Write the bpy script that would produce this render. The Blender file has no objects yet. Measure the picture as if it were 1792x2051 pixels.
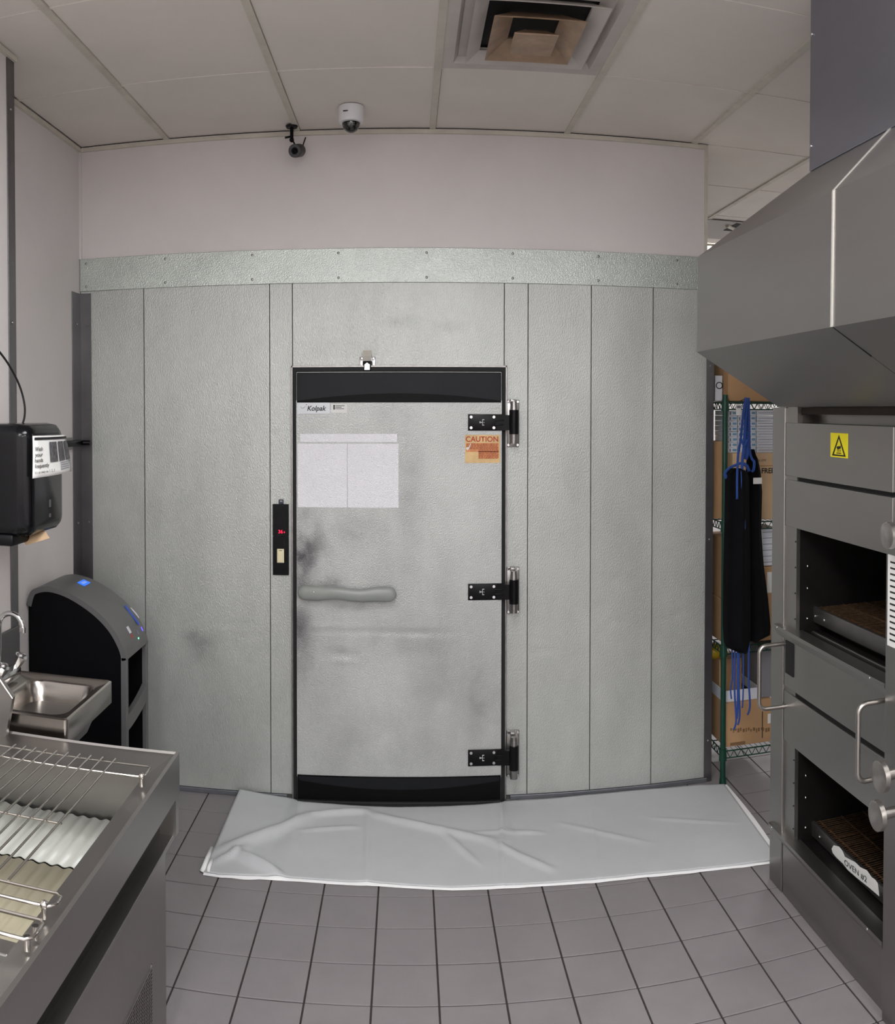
import bpy, bmesh, math, random
from mathutils import Vector, Matrix, noise
random.seed(7)
S = bpy.context.scene
COL = S.collection

# ---------------------------------------------------------------- camera (phone panorama, cylindrical)
F, CX, CY, PIT, HC = 1807.4, 816.55, 857.08, 0.01957, 1.784
W_, H_ = 1792, 2051
cam = bpy.data.cameras.new('camera'); co = bpy.data.objects.new('camera', cam); COL.objects.link(co)
co.location = (0, 0, HC); co.rotation_euler = (math.pi/2-PIT, 0, 0)
cam.type = 'PANO'; cam.panorama_type = 'CENTRAL_CYLINDRICAL'
cam.central_cylindrical_radius = 1.0
cam.central_cylindrical_range_u_min = (0-CX)/F; cam.central_cylindrical_range_u_max = (W_-CX)/F
cam.central_cylindrical_range_v_min = -(H_-CY)/F; cam.central_cylindrical_range_v_max = CY/F
cam.clip_start = .02
S.camera = co
# ---------------------------------------------------------------- world, lights, exposure
w = bpy.data.worlds.new('world'); S.world = w; w.use_nodes = True
w.node_tree.nodes['Background'].inputs[0].default_value = (.80, .82, .85, 1)
w.node_tree.nodes['Background'].inputs[1].default_value = .35
def area(name, loc, sx, sy, power, col=(.975, .985, 1), rot=(0, 0, 0)):
    l = bpy.data.lights.new(name, 'AREA'); l.shape = 'RECTANGLE'; l.size = sx; l.size_y = sy; l.energy = power; l.color = col
    o = bpy.data.objects.new(name, l); o.location = loc; o.rotation_euler = rot; COL.objects.link(o); return o
area('troffer_light', (-.05, 1.25, 3.02), .58, 1.15, 38)
for lx in (-.5, 1.3):
    for ly, lp in ((-.9, 42), (-3.2, 60), (-5.4, 60)):
        area('rear_fill_light', (lx, ly, 3.02), .55, 1.15, lp)  # unseen lamps added behind the camera to light the walls head-on
area('troffer_light_aisle', (2.45, 5.0, 3.0), .55, 1.1, 26)
area('troffer_light_store', (2.55, 6.9, 3.0), .55, .9, 34)
S.view_settings.view_transform = 'Standard'; S.view_settings.look = 'None'
S.view_settings.gamma = 1; S.view_settings.use_curve_mapping = False
S.view_settings.exposure = 0.42
S.cycles.max_bounces = 8; S.cycles.diffuse_bounces = 5

# ---------------------------------------------------------------- helpers
def ray(px, py):
    u = (px-CX)/F; v = (CY-py)/F; cp, sp = math.cos(PIT), math.sin(PIT); y2 = math.cos(u)
    return Vector((math.sin(u), y2*cp+v*sp, -y2*sp+v*cp))
def AY(px, py, Y): r = ray(px, py); t = Y/r.y; return Vector((r.x*t, Y, HC+r.z*t))
def AX(px, py, X): r = ray(px, py); t = X/r.x; return Vector((X, r.y*t, HC+r.z*t))
def AZ(px, py, Z): r = ray(px, py); t = (Z-HC)/r.z; return Vector((r.x*t, r.y*t, Z))
def lin(c): return tuple(((x/255)/12.92 if x/255 <= .04045 else ((x/255+.055)/1.055)**2.4) for x in c)+(1,)

MATS = {}
def mat(name, col, rough=.5, metal=0., nscale=0, namt=0., bump=0., bscale=80, stretch=(1, 1, 1), rvar=0., emit=None, estr=0, spec=None, blobs=(), blobcol=(60, 58, 56), coat=0):
    if name in MATS: return MATS[name]
    m = bpy.data.materials.new(name); m.use_nodes = True; nt = m.node_tree; N = nt.nodes; L = nt.links
    b = N['Principled BSDF']; c = lin(col)
    b.inputs['Base Color'].default_value = c; b.inputs['Roughness'].default_value = rough; b.inputs['Metallic'].default_value = metal
    if spec is not None: b.inputs['Specular IOR Level'].default_value = spec
    if coat: b.inputs['Coat Weight'].default_value = coat
    if emit: b.inputs['Emission Color'].default_value = lin(emit); b.inputs['Emission Strength'].default_value = estr
    g = N.new('ShaderNodeNewGeometry'); mp = N.new('ShaderNodeMapping'); mp.inputs['Scale'].default_value = stretch
    L.new(g.outputs['Position'], mp.inputs['Vector'])
    last = None
    if namt:
        n = N.new('ShaderNodeTexNoise'); n.inputs['Scale'].default_value = nscale; n.inputs['Detail'].default_value = 6; n.inputs['Roughness'].default_value = .65
        L.new(mp.outputs[0], n.inputs['Vector'])
        mr = N.new('ShaderNodeMapRange'); mr.inputs['From Min'].default_value = .3; mr.inputs['From Max'].default_value = .7
        mr.inputs['To Min'].default_value = 1-namt; mr.inputs['To Max'].default_value = 1+namt*.45; L.new(n.outputs['Fac'], mr.inputs['Value'])
        vm = N.new('ShaderNodeVectorMath'); vm.operation = 'SCALE'; vm.inputs[0].default_value = c[:3]; L.new(mr.outputs[0], vm.inputs['Scale'])
        last = vm.outputs[0]
        if rvar:
            m2 = N.new('ShaderNodeMapRange'); m2.inputs['To Min'].default_value = rough-rvar; m2.inputs['To Max'].default_value = rough+rvar
            L.new(n.outputs['Fac'], m2.inputs['Value']); L.new(m2.outputs[0], b.inputs['Roughness'])
    if blobs:
        nb = N.new('ShaderNodeTexNoise'); nb.inputs['Scale'].default_value = 9; nb.inputs['Detail'].default_value = 5; L.new(g.outputs['Position'], nb.inputs['Vector'])
        acc = None
        for (bx_, bz_, rx_, rz_, s_) in blobs:      # grime smudges, each a soft ellipse broken up by noise
            sx = N.new('ShaderNodeVectorMath'); sx.operation = 'SUBTRACT'; sx.inputs[1].default_value = (bx_, 0, bz_); L.new(g.outputs['Position'], sx.inputs[0])
            ms = N.new('ShaderNodeVectorMath'); ms.operation = 'MULTIPLY'; ms.inputs[1].default_value = (1/rx_, 0, 1/rz_); L.new(sx.outputs[0], ms.inputs[0])
            ln = N.new('ShaderNodeVectorMath'); ln.operation = 'LENGTH'; L.new(ms.outputs[0], ln.inputs[0])
            mr2 = N.new('ShaderNodeMapRange'); mr2.interpolation_type = 'SMOOTHSTEP'; mr2.inputs['From Min'].default_value = 1; mr2.inputs['From Max'].default_value = 0
            mr2.inputs['To Min'].default_value = 0; mr2.inputs['To Max'].default_value = s_; L.new(ln.outputs['Value'], mr2.inputs['Value'])
            if acc is None: acc = mr2.outputs[0]
            else:
                mx = N.new('ShaderNodeMath'); mx.operation = 'MAXIMUM'; L.new(acc, mx.inputs[0]); L.new(mr2.outputs[0], mx.inputs[1]); acc = mx.outputs[0]
        mm = N.new('ShaderNodeMapRange'); mm.inputs['From Min'].default_value = .3; mm.inputs['From Max'].default_value = .65; L.new(nb.outputs['Fac'], mm.inputs['Value'])
        mu = N.new('ShaderNodeMath'); mu.operation = 'MULTIPLY'; L.new(acc, mu.inputs[0]); L.new(mm.outputs[0], mu.inputs[1])
        mix = N.new('ShaderNodeMix'); mix.data_type = 'RGBA'; L.new(mu.outputs[0], mix.inputs['Factor'])
        if last: L.new(last, mix.inputs['A'])
        else: mix.inputs['A'].default_value = c
        mix.inputs['B'].default_value = lin(blobcol); last = mix.outputs['Result']
    if last: L.new(last, b.inputs['Base Color'])
    if bump:
        n2 = N.new('ShaderNodeTexNoise'); n2.inputs['Scale'].default_value = bscale; n2.inputs['Detail'].default_value = 3
        L.new(mp.outputs[0], n2.inputs['Vector'])
        bp = N.new('ShaderNodeBump'); bp.inputs['Strength'].default_value = bump; bp.inputs['Distance'].default_value = .004
        L.new(n2.outputs['Fac'], bp.inputs['Height']); L.new(bp.outputs[0], b.inputs['Normal'])
    MATS[name] = m; return m

def rootloc(o):
    v = Vector((0, 0, 0))
    while o: v += o.location; o = o.parent
    return v
class MB:
    def __init__(s): s.bm = bmesh.new()
    def box(s, x0, x1, y0, y1, z0, z1, bev=0, M=None):
        r = bmesh.ops.create_cube(s.bm, size=1); v = r['verts']
        for q in v: q.co = Vector(((x0+x1)/2+q.co.x*(x1-x0), (y0+y1)/2+q.co.y*(y1-y0), (z0+z1)/2+q.co.z*(z1-z0)))
        if bev:
            e = list({e for q in v for e in q.link_edges})
            r = bmesh.ops.bevel(s.bm, geom=e, offset=bev, segments=2, affect='EDGES', profile=.5); v = r['verts']
            v = list({q for f in r['faces'] for q in f.verts})
        if M: bmesh.ops.transform(s.bm, matrix=M, verts=v)
        return s
    def poly(s, pts, vec, M=None):            # polygon (3D points) extruded by vec
        vec = Vector(vec); a = [s.bm.verts.new(Vector(p)) for p in pts]; b = [s.bm.verts.new(Vector(p)+vec) for p in pts]; n = len(a)
        fs = [s.bm.faces.new(a), s.bm.faces.new(b[::-1])]
        for i in range(n): fs.append(s.bm.faces.new((a[i], b[i], b[(i+1) % n], a[(i+1) % n])))
        bmesh.ops.recalc_face_normals(s.bm, faces=fs)
        return s
    def cyl(s, p0, p1, r, r2=None, seg=16):
        p0, p1 = Vector(p0), Vector(p1); d = p1-p0
        M = Matrix.Translation((p0+p1)/2) @ d.to_track_quat('Z', 'Y').to_matrix().to_4x4()
        bmesh.ops.create_cone(s.bm, cap_ends=True, segments=seg, radius1=r, radius2=r if r2 is None else r2, depth=d.length, matrix=M); return s
    def sph(s, c, r, sc=(1, 1, 1), seg=16):
        M = Matrix.Translation(c) @ Matrix.Diagonal((sc[0], sc[1], sc[2], 1))
        bmesh.ops.create_uvsphere(s.bm, u_segments=seg, v_segments=max(6, seg//2), radius=r, matrix=M); return s
    def tube(s, pts, r, seg=8, flat=None):
        pts = [Vector(p) for p in pts]; rings = []; up = None
        for i, p in enumerate(pts):
            t = (pts[min(i+1, len(pts)-1)]-pts[max(i-1, 0)]).normalized()
            if up is None: up = t.orthogonal().normalized() if flat is None else (Vector(flat)-t*t.dot(Vector(flat))).normalized()
            up = (up-t*up.dot(t)).normalized(); sd = t.cross(up)
            k = 1 if flat is None else .22
            rings.append([s.bm.verts.new(p+up*math.cos(a)*r*k+sd*math.sin(a)*r) for a in (2*math.pi*j/seg for j in range(seg))])
        fs = []
        for a, b in zip(rings, rings[1:]):
            for j in range(seg): fs.append(s.bm.faces.new((a[j], a[(j+1) % seg], b[(j+1) % seg], b[j])))
        fs.append(s.bm.faces.new(rings[0][::-1])); fs.append(s.bm.faces.new(rings[-1])); return s
    def loft(s, loops, cap0=False, cap1=False):
        R = [[s.bm.verts.new(p) for p in l] for l in loops]; n = len(R[0])
        for a, b in zip(R, R[1:]):
            for j in range(n): s.bm.faces.new((a[j], a[(j+1) % n], b[(j+1) % n], b[j]))
        if cap0: s.bm.faces.new(R[0][::-1])
        if cap1: s.bm.faces.new(R[-1])
        return s
    def grid(s, rows, thick=None):
        R = [[s.bm.verts.new(p) for p in l] for l in rows]
        for a, b in zip(R, R[1:]):
            for j in range(len(a)-1): s.bm.faces.new((a[j], a[j+1], b[j+1], b[j]))
        return s
    def build(s, name, m, parent=None, smooth=False, **kw):
        me = bpy.data.meshes.new(name); bmesh.ops.recalc_face_normals(s.bm, faces=s.bm.faces) if kw.pop('fix', True) else None
        s.bm.to_mesh(me); s.bm.free()
        o = bpy.data.objects.new(name, me); COL.objects.link(o)
        if parent is not None:
            off = rootloc(parent); me.transform(Matrix.Translation(-off)); o.parent = parent
        me.materials.append(m)
        if smooth:
            for p in me.polygons: p.use_smooth = True
            if smooth is not True: 
                me.set_sharp_from_angle(angle=math.radians(smooth))
        for k, v in kw.items(): o[k] = v
        return o
def thing(name, label, cat, loc, group=None, kind=None):
    o = bpy.data.objects.new(name, None); o.empty_display_size = .05; COL.objects.link(o); o.location = loc
    o['label'] = label; o['category'] = cat
    if group: o['group'] = group
    if kind: o['kind'] = kind
    return o
def arc(c, r, a0, a1, n, ax=(1, 0, 0), ay=(0, 0, 1)):
    c, ax, ay = Vector(c), Vector(ax), Vector(ay)
    return [c+ax*r*math.cos(a0+(a1-a0)*i/n)+ay*r*math.sin(a0+(a1-a0)*i/n) for i in range(n+1)]
def smoothpath(pts, n=6):
    pts = [Vector(p) for p in pts]; out = []
    for i in range(len(pts)-1):
        p0, p1, p2, p3 = pts[max(i-1, 0)], pts[i], pts[i+1], pts[min(i+2, len(pts)-1)]
        for k in range(n):
            t = k/n
            out.append(.5*((2*p1)+(p2-p0)*t+(2*p0-5*p1+4*p2-p3)*t*t+(3*p1-p0-3*p2+p3)*t**3))
    return out+[pts[-1]]
def text(body, name, m, parent, origin, right, up, size, width=None, shear=0, offset=0, align='LEFT', depth=.0006):
    cu = bpy.data.curves.new('t', 'FONT'); cu.body = body; cu.size = 1; cu.extrude = 0; cu.shear = shear; cu.offset = offset; cu.align_x = align; cu.resolution_u = 3
    o = bpy.data.objects.new('t', cu); COL.objects.link(o)
    dg = bpy.context.evaluated_depsgraph_get(); me = bpy.data.meshes.new_from_object(o.evaluated_get(dg)); bpy.data.objects.remove(o); bpy.data.curves.remove(cu)
    xs = [v.co.x for v in me.vertices]; x0, x1 = (min(xs), max(xs)) if xs else (0, 1)
    r, u = Vector(right).normalized(), Vector(up).normalized(); n = r.cross(u)
    sx = size if width is None else width/(x1-x0)
    for v in me.vertices:
        x, y = v.co.x-(x0 if align == 'LEFT' else 0), v.co.y
        v.co = Vector(origin)+r*x*sx+u*y*size+n*depth
    ob = bpy.data.objects.new(name, me); COL.objects.link(ob); me.materials.append(m)
    if parent: me.transform(Matrix.Translation(-rootloc(parent))); ob.parent = parent
    return ob
def struct(o, label, cat='wall'):
    o['kind'] = 'structure'; o['label'] = label; o['category'] = cat; return o

# ---------------------------------------------------------------- materials
D = 4.083; HT = 3.048; XL = -1.545; XJ = -1.36; YJ = 2.93; XO = 1.349; XR = 1.4125
wallwhite = mat('painted_wall', (219, 214, 212), .55, 0, 2.5, .05, .12, 260)
ceilm = mat('ceiling_panel_paint', (226, 219, 212), .8, 0, 3, .05, .15, 300)
gridm = mat('ceiling_grid_paint', (206, 201, 188), .6, 0, 9, .14)
dark = mat('dark_void', (14, 13, 13), .8)
def wx(px, py): p = AY(px, py, D); return p.x, p.z
bl = []
for (px, py, rx, rz, s_) in [(405, 1300, 70, 55, .45), (385, 1275, 35, 25, .4), (810, 645, 60, 22, .25), (900, 655, 60, 20, .2), (680, 700, 120, 30, .15), (1140, 900, 50, 250, .12), (860, 950, 30, 330, .25)]:
    x, z = wx(px, py); bl.append((x, z, rx/442, rz/442, s_))
galv = mat('embossed_galvanised_panel', (186, 189, 185), .42, .45, 2.2, .17, .5, 250, (1, 1, .45), .06, blobs=bl, blobcol=(84, 84, 82))
bl = []
for (px, py, rx, rz, s_) in [(608, 1110, 80, 140, .95), (650, 1165, 60, 40, .75), (600, 1260, 50, 120, .8), (700, 1205, 130, 22, .35), (690, 1305, 60, 28, .35), (960, 1400, 80, 150, .3), (820, 1000, 40, 300, .22), (850, 760, 200, 60, .12), (700, 1060, 120, 50, .25), (800, 1280, 190, 40, .2), (770, 1470, 240, 90, .18), (870, 1370, 90, 60, .2)]:
    x, z = wx(px, py); bl.append((x, z, rx/442, rz/442, s_))
galvdoor = mat('embossed_door_skin', (184, 186, 184), .42, .42, 2.5, .2, .5, 250, (1, 1, .6), .06, blobs=bl, blobcol=(74, 72, 77))
galvstrip = mat('galvanised_header_strip', (196, 203, 197), .33, .75, 4, .12, .6, 230, (1, 1, 1), .06)
steel = mat('brushed_stainless', (157, 154, 151), .34, .97, 3, .10, .05, 400, (1, .15, 1), .05)
steelh = mat('hood_stainless', (157, 154, 152), .40, .92, 1.6, .12, .03, 300, (1, .3, 1), .05)
steeld = mat('dark_corner_guard_steel', (116, 114, 116), .36, .9, 5, .15)
chrome = mat('chrome', (205, 205, 205), .14, 1)
zinc = mat('zinc_hinge_metal', (150, 148, 146), .32, .9, 30, .25)
sscrew = mat('steel_screw', (160, 160, 158), .3, .9)
blackm = mat('black_plastic', (13, 13, 15), .35, 0, spec=.16)
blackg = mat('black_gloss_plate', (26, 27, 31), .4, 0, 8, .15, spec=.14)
blackm2 = mat('black_recessed_plate', (9, 9, 10), .45, spec=.1)
rubber = mat('black_gasket', (10, 10, 11), .7)
tile = mat('grey_quarry_tile', (131, 126, 128), .48, 0, 5, .10, .1, 200, rvar=.06)
grout = mat('dark_grout', (52, 48, 46), .9, 0, 20, .3)
clothm = mat('white_sheet_cloth', (188, 190, 192), .9, 0, 6, .04, .12, 500)
hemm = mat('bright_white_hem', (244, 244, 244), .85)
card = mat('cardboard', (186, 148, 108), .85, 0, 5, .12)
card2 = mat('pale_cardboard', (214, 184, 146), .85, 0, 5, .1)
whitebox = mat('white_carton', (222, 226, 235), .6, 0, 8, .05)
bluebox = mat('pale_blue_print', (112, 158, 186), .6)
greenw = mat('green_epoxy_wire', (18, 66, 52), .35, .2, 20, .15)
apron = mat('black_apron_cloth', (13, 13, 16), .95, 0, 20, .3, .2, 600, spec=.15)
blue = mat('royal_blue_ribbon', (52, 80, 150), .85, spec=.2)
ink = mat('black_ink', (25, 25, 27), .7)
paper = mat('white_paper', (225, 225, 222), .7)
steelin = mat('oven_cavity_steel', (38, 35, 34), .5, .7, 9, .4)
rust = mat('baked_belt_wire', (136, 108, 84), .3, .8, 60, .5)

# ---------------------------------------------------------------- structure: floor
FX0, FY0, T = -.71874, 3.27587, .2032
o = MB().box(-2.6, 3.4, -7.2, 8.6, -.05, -.0035).build('floor', grout)
floor = struct(o, 'grey square quarry tile floor with dark grout lines', 'floor')
tm = None; far = MB(); cnt = 0
def tilebox(mb, x, y):
    g = .0030
    mb.box(x+g, x+T-g, y+g, y+T-g, -.012, 0, 0)
for i in range(-9, 19):
    for k in range(-51, 26):
        x, y = FX0+i*T, FY0+k*T
        if x > 3.3 or y > 8.5: continue
        if y > D+.02 and x+T < XR+.03: continue
        vis = (-4 <= i <= 10 and -8 <= k <= 3) or (9 <= i <= 13 and 4 <= k <= 9)
        if not vis:
            tilebox(far, x, y); continue
        if tm is None:
            mb = MB(); mb.box(.0030, T-.0030, .0030, T-.0030, -.012, 0, .0012); ob = mb.build('tile', tile); tm = ob.data; COL.objects.unlink(ob); bpy.data.objects.remove(ob)
        ob = bpy.data.objects.new('tile', tm); COL.objects.link(ob); ob.parent = floor
        ob.location = (x, y, random.uniform(-.0006, .0003)); ob.rotation_euler = (random.uniform(-.001, .001), random.uniform(-.001, .001), 0)
far.build('tile_field', tile, floor, kind='stuff')

# ---------------------------------------------------------------- structure: ceiling
o = MB().box(-2.6, 3.4, -7.2, 8.6, HT+.03, HT+.06).build('ceiling', dark)
ceiling = struct(o, 'suspended ceiling of pale lay-in panels in a beige metal grid', 'ceiling')
GX = -1.10777; GS = .6096; RY = 3.362; RS = .722
cols = [XL]+[GX+GS*i for i in range(0, 8)]
rows = [RY+RS*k for k in range(-14, 8)]
vent_cell = (3, rows.index(RY)-1)
restp = MB(); restg = MB()
def lim(x): return min(max(x, XL), 3.38)
allcols = [-2.6+.0]+cols if False else cols
for ci in range(len(cols)-1):
    for ri in range(len(rows)-1):
        x0, x1, y0, y1 = cols[ci]+.012, cols[ci+1]-.012, rows[ri]+.008, rows[ri+1]-.008
        if (ci, ri) == vent_cell: continue
        if y0 > D-.05 and x1 < XR: continue
        if abs(rows[ri+1]-D) < .06 : y1 = rows[ri+1]-.008
        vis = y0 > 2.0
        if y0 > 6.4 and 2.2 < x0 < 2.7: pass
        mb = MB() if vis else restp
        mb.box(x0+.003, x1-.001, y0+.003, y1-.0005, HT+.003, HT+.016)
        if vis: mb.build('ceiling_panel', ceilm, ceiling)
restp.build('ceiling_panel_field', ceilm, ceiling, kind='stuff')
for ci, x in enumerate(cols[1:]):
    if x > 3.3: continue
    y1 = D if x < XR else 8.2
    MB().box(x-.013, x+.013, -7.1, y1, HT-.004, HT+.028).build('grid_bar', gridm, ceiling)
for ri, y in enumerate(rows):
    x0 = XL if y < D-.2 else XR-.01
    if y > 8.3: continue
    MB().box(x0, 3.35, y-.007, y+.007, HT+.0005, HT+.026).build('cross_bar', ceilm, ceiling)

# ---------------------------------------------------------------- structure: walls
o = MB().box(XL-.1, XL, YJ-.05, 5.2, 0, HT+.02).build('wall_left', wallwhite); struct(o, 'white painted left wall recess beside the cooler')
o = MB().box(XJ-.25, XJ, -7.1, YJ, 0, HT+.02).build('wall_left_front', wallwhite); struct(o, 'white painted left wall projecting in front of the recess')
o = MB().box(-2.6, 3.4, -7.2, -7.1, 0, HT+.02).build('wall_rear', wallwhite); struct(o, 'white wall behind the camera')
o = MB().box(2.35, 2.45, -7.1, 3.4, 0, HT+.02).build('wall_right', wallwhite); struct(o, 'white right wall behind the oven')
o = MB().box(3.3, 3.4, 3.4, 8.6, 0, HT+.02).build('wall_store_right', wallwhite); struct(o, 'white side wall of the storage aisle')
o = MB().box(2.45, 3.3, 3.35, 3.4, 0, HT+.02).build('wall_store_return', wallwhite); struct(o, 'white return wall of the storage aisle')
o = MB().box(1.2, 3.4, 8.5, 8.6, 0, HT+.02).build('wall_store_end', wallwhite); struct(o, 'white end wall of the storage aisle')
# upper white wall over the cooler
zt = AY(850, 497, D).z; zb = AY(850, 566, D).z
XU = AY(1411, 400, D).x
o = MB().box(XL, XU, D, D+.12, zt-.05, HT+.002).build('wall_back_upper', wallwhite); struct(o, 'white painted wall above the steel cooler front')
mb = MB(); mb.box(XU-.002, XU+.014, D-.004, D+.12, zt-.02, HT); mb.build('trim_6', gridm); struct(bpy.data.objects['trim_6'], 'cream edge strip at the right end of the upper wall', 'trim')
mb = MB(); mb.box(XL, XU, D-.014, D, HT-.022, HT-.004)
struct(mb.build('trim_1', gridm), 'beige ceiling edge angle along the back wall', 'trim')
mb = MB(); mb.box(XL, XL+.014, YJ, D, HT-.022, HT-.004)
struct(mb.build('trim_2', gridm), 'beige ceiling edge angle along the left wall', 'trim')
mb = MB(); mb.box(XJ, XJ+.014, -7, YJ+.01, HT-.022, HT-.004)
struct(mb.build('trim_3', gridm), 'beige ceiling edge angle on the projecting left wall', 'trim')
mb = MB(); mb.box(XL, XL+.012, D-.012, D, zt, HT-.02)
struct(mb.build('trim_7', wallwhite), 'white vertical corner bead in the upper left corner', 'trim')

# dented metal skin: a fine grid in front of a slab
def skin(mb, x0, x1, z0, z1, Y, dents, step=.016):
    nx, nz = max(2, int((x1-x0)/step)), max(2, int((z1-z0)/step)); rows_s = []
    use = [d for d in dents if x0-.1 < d[0] < x1+.1]
    for j in range(nz+1):
        z = z0+(z1-z0)*j/nz; row = []
        for i in range(nx+1):
            x = x0+(x1-x0)*i/nx; e_ = min(1, 12*min(i/nx, 1-i/nx), 12*min(j/nz, 1-j/nz))
            h = .0005*(1+noise.noise(Vector((x*2.2, z*1.3, 5))))
            for (dx_, dz_, rx_, rz_, dd) in use: h += dd*math.exp(-((x-dx_)/rx_)**2-((z-dz_)/rz_)**2)
            row.append(Vector((x, Y+h*e_, z)))
        rows_s.append([row[0]+Vector((0, .008, 0))]+row+[row[-1]+Vector((0, .008, 0))])
    rows_s = [[p+Vector((0, .008, 0)) for p in rows_s[0]]]+rows_s+[[p+Vector((0, .008, 0)) for p in rows_s[-1]]]
    n0 = len(mb.bm.faces); mb.grid(rows_s); mb.bm.faces.ensure_lookup_table()
    new = mb.bm.faces[n0:]
    for f in new: f.smooth = max(v.co.y for v in f.verts) < Y+.0075
    for f in new:
        if not f.smooth:
            for e in f.edges: e.smooth = False
random.seed(21)
def wd(px, py, rx, ry, d): x, z = wx(px, py); return (x, z, rx/442, ry/442, d)
WD = [wd(1080, 1303, 26, 5, .0016), wd(1080, 1293, 26, 4, -.001), wd(900, 600, 60, 20, .001), wd(520, 1274, 60, 5, .0010), wd(470, 1250, 70, 5, .0008), wd(1270, 1022, 8, 6, .0012), wd(1250, 1440, 3, 8, .001)]
WD += [wd(random.uniform(1195, 1395), random.gauss(1190, 60), random.uniform(7, 11), random.uniform(6, 10), random.uniform(.0006, .0014)) for _ in range(34)]
DD = [wd(690, 1303, 28, 9, .0032), wd(692, 1318, 22, 5, -.0018), wd(740, 1259, 150, 5, .0016), wd(840, 1262, 50, 4, .0022), wd(650, 1250, 60, 6, -.001), wd(640, 1172, 10, 10, .003), wd(685, 1437, 6, 9, .0016), wd(770, 1380, 12, 26, .0012), wd(900, 1400, 40, 60, .0012), wd(960, 1500, 30, 10, .0018), wd(640, 1160, 60, 12, .0012), wd(870, 980, 60, 120, .001)]
# cooler wall: dark core + panels
core = MB()
X = {k: v for k, v in zip('abcdefgh', (-1.225, -.628, -.523, .4368, .5455, .839, 1.134, XR-.015))}
DX0, DX1, DZ1 = X['c'], X['d'], AY(800, 741, D).z       # door opening
core.box(XL, DX0-.0, D+.004, D+.1, .0, zb+.06).box(DX1, XR, D+.004, D+.1, 0, zb+.06).box(DX0, DX1, D+.004, D+.1, DZ1, zb+.06)
core.box(XR-.1, XR, D+.1, 6.4, 0, zt)
wb = struct(core.build('wall_back', mat('cooler_seam', (70, 72, 68), .7)), 'walk-in cooler front of tall grey embossed metal panels')
MB().box(XL+.1, XR, D+.1, 6.4, zt-.02, zt).build('cooler_roof', galv, wb)
gp = .0022
zb0 = .022
for (a, b, z0, z1) in [(XL+.002, X['a'], zb0, zb+.02), (X['a'], X['b'], zb0, zb+.02), (X['b'], X['c'], zb0, zb+.02), (X['c'], X['d'], DZ1+.01, zb+.02), (X['d'], X['e'], zb0, zb+.02), (X['e'], X['f'], zb0, zb+.02), (X['f'], X['g'], zb0, zb+.02), (X['g'], XR-.002, zb0, zb+.02)]:
    mb = MB().box(a+gp+.001, b-gp-.001, D+.002, D+.02, z0, z1); skin(mb, a+gp, b-gp, z0, z1, D-.004, WD); mb.build('panel', galv, wb)
# base sill
sill = mat('sill_metal', (120, 122, 128), .5, .6, 8, .2)
o = MB().box(XL, DX0-.03, D-.012, D+.01, 0, .02, .002).build('baseboard_left', sill); struct(o, 'grey metal sill under the cooler panels left of the door', 'baseboard')
o = MB().box(DX1+.03, XR, D-.012, D+.01, 0, .02, .002).build('baseboard_right', sill); struct(o, 'grey metal sill under the cooler panels right of the door', 'baseboard')
# header strip
hs = thing('trim_4', 'long galvanised metal strip screwed across the top of the cooler', 'trim', (0, D-.012, zb), kind='structure')
XS1 = XR-.01
MB().box(XL+.003, XS1-.005, D-.012, D-.004, zb, zt, .0015).build('strip', galvstrip, hs)
for px in (332, 506, 678, 854, 1026, 1197, 1354):
    x = AY(px, 510, D).x
    for dz in (.022, zt-zb-.022):
        MB().sph((x, D-.013, zb+dz), .006, (1, .5, 1), 10).build('screw', sscrew, hs, smooth=True)
for dz in (.022, zt-zb-.022): MB().sph((XL+.035, D-.013, zb+dz), .006, (1, .5, 1), 10).build('screw', sscrew, hs, smooth=True)

# corner guards
def guard(name, label, boxes, screws):
    t = thing(name, label, 'corner guard', boxes[0][0:1]+boxes[0][2:3]+boxes[0][4:5], kind='structure')
    mb = MB()
    for b in boxes: mb.box(*b, .001)
    mb.build('angle', steeld, t)
    for s in screws: MB().sph(s, .005, (1, 1, 1), 8).build('screw', sscrew, t, smooth=True)
gz = zb-.01
guard('trim_5', 'dark steel corner guard where the left wall meets the cooler', [(XL, XL+.058, D-.007, D-.0045, 0, gz), (XL, XL+.003, D-.12, D-.006, 0, gz)],
      [(XL+.04, D-.008, z) for z in (.35, 1.25, 2.2)]+[(XL+.004, D-.06, z) for z in (.35, 1.25, 2.2)])
guard('trim_8', 'dark steel corner guard at the right end of the cooler', [(XR-.015, XR+.024, D-.008, D-.0045, 0, gz), (XR+.021, XR+.024, D-.005, D+.06, 0, gz)],
      [(XR+.005, D-.009, z) for z in (.2, 1.17, 2.0)])
guard('trim_9', 'dark steel corner guard on the edge of the projecting left wall', [(XJ, XJ+.004, YJ-.055, YJ+.004, 0, HT-.02), (XJ-.03, XJ+.004, YJ, YJ+.004, 0, HT-.02)],
      [(XJ+.005, YJ-.03, z) for z in (1.4, 2.1, 2.85)])

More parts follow.
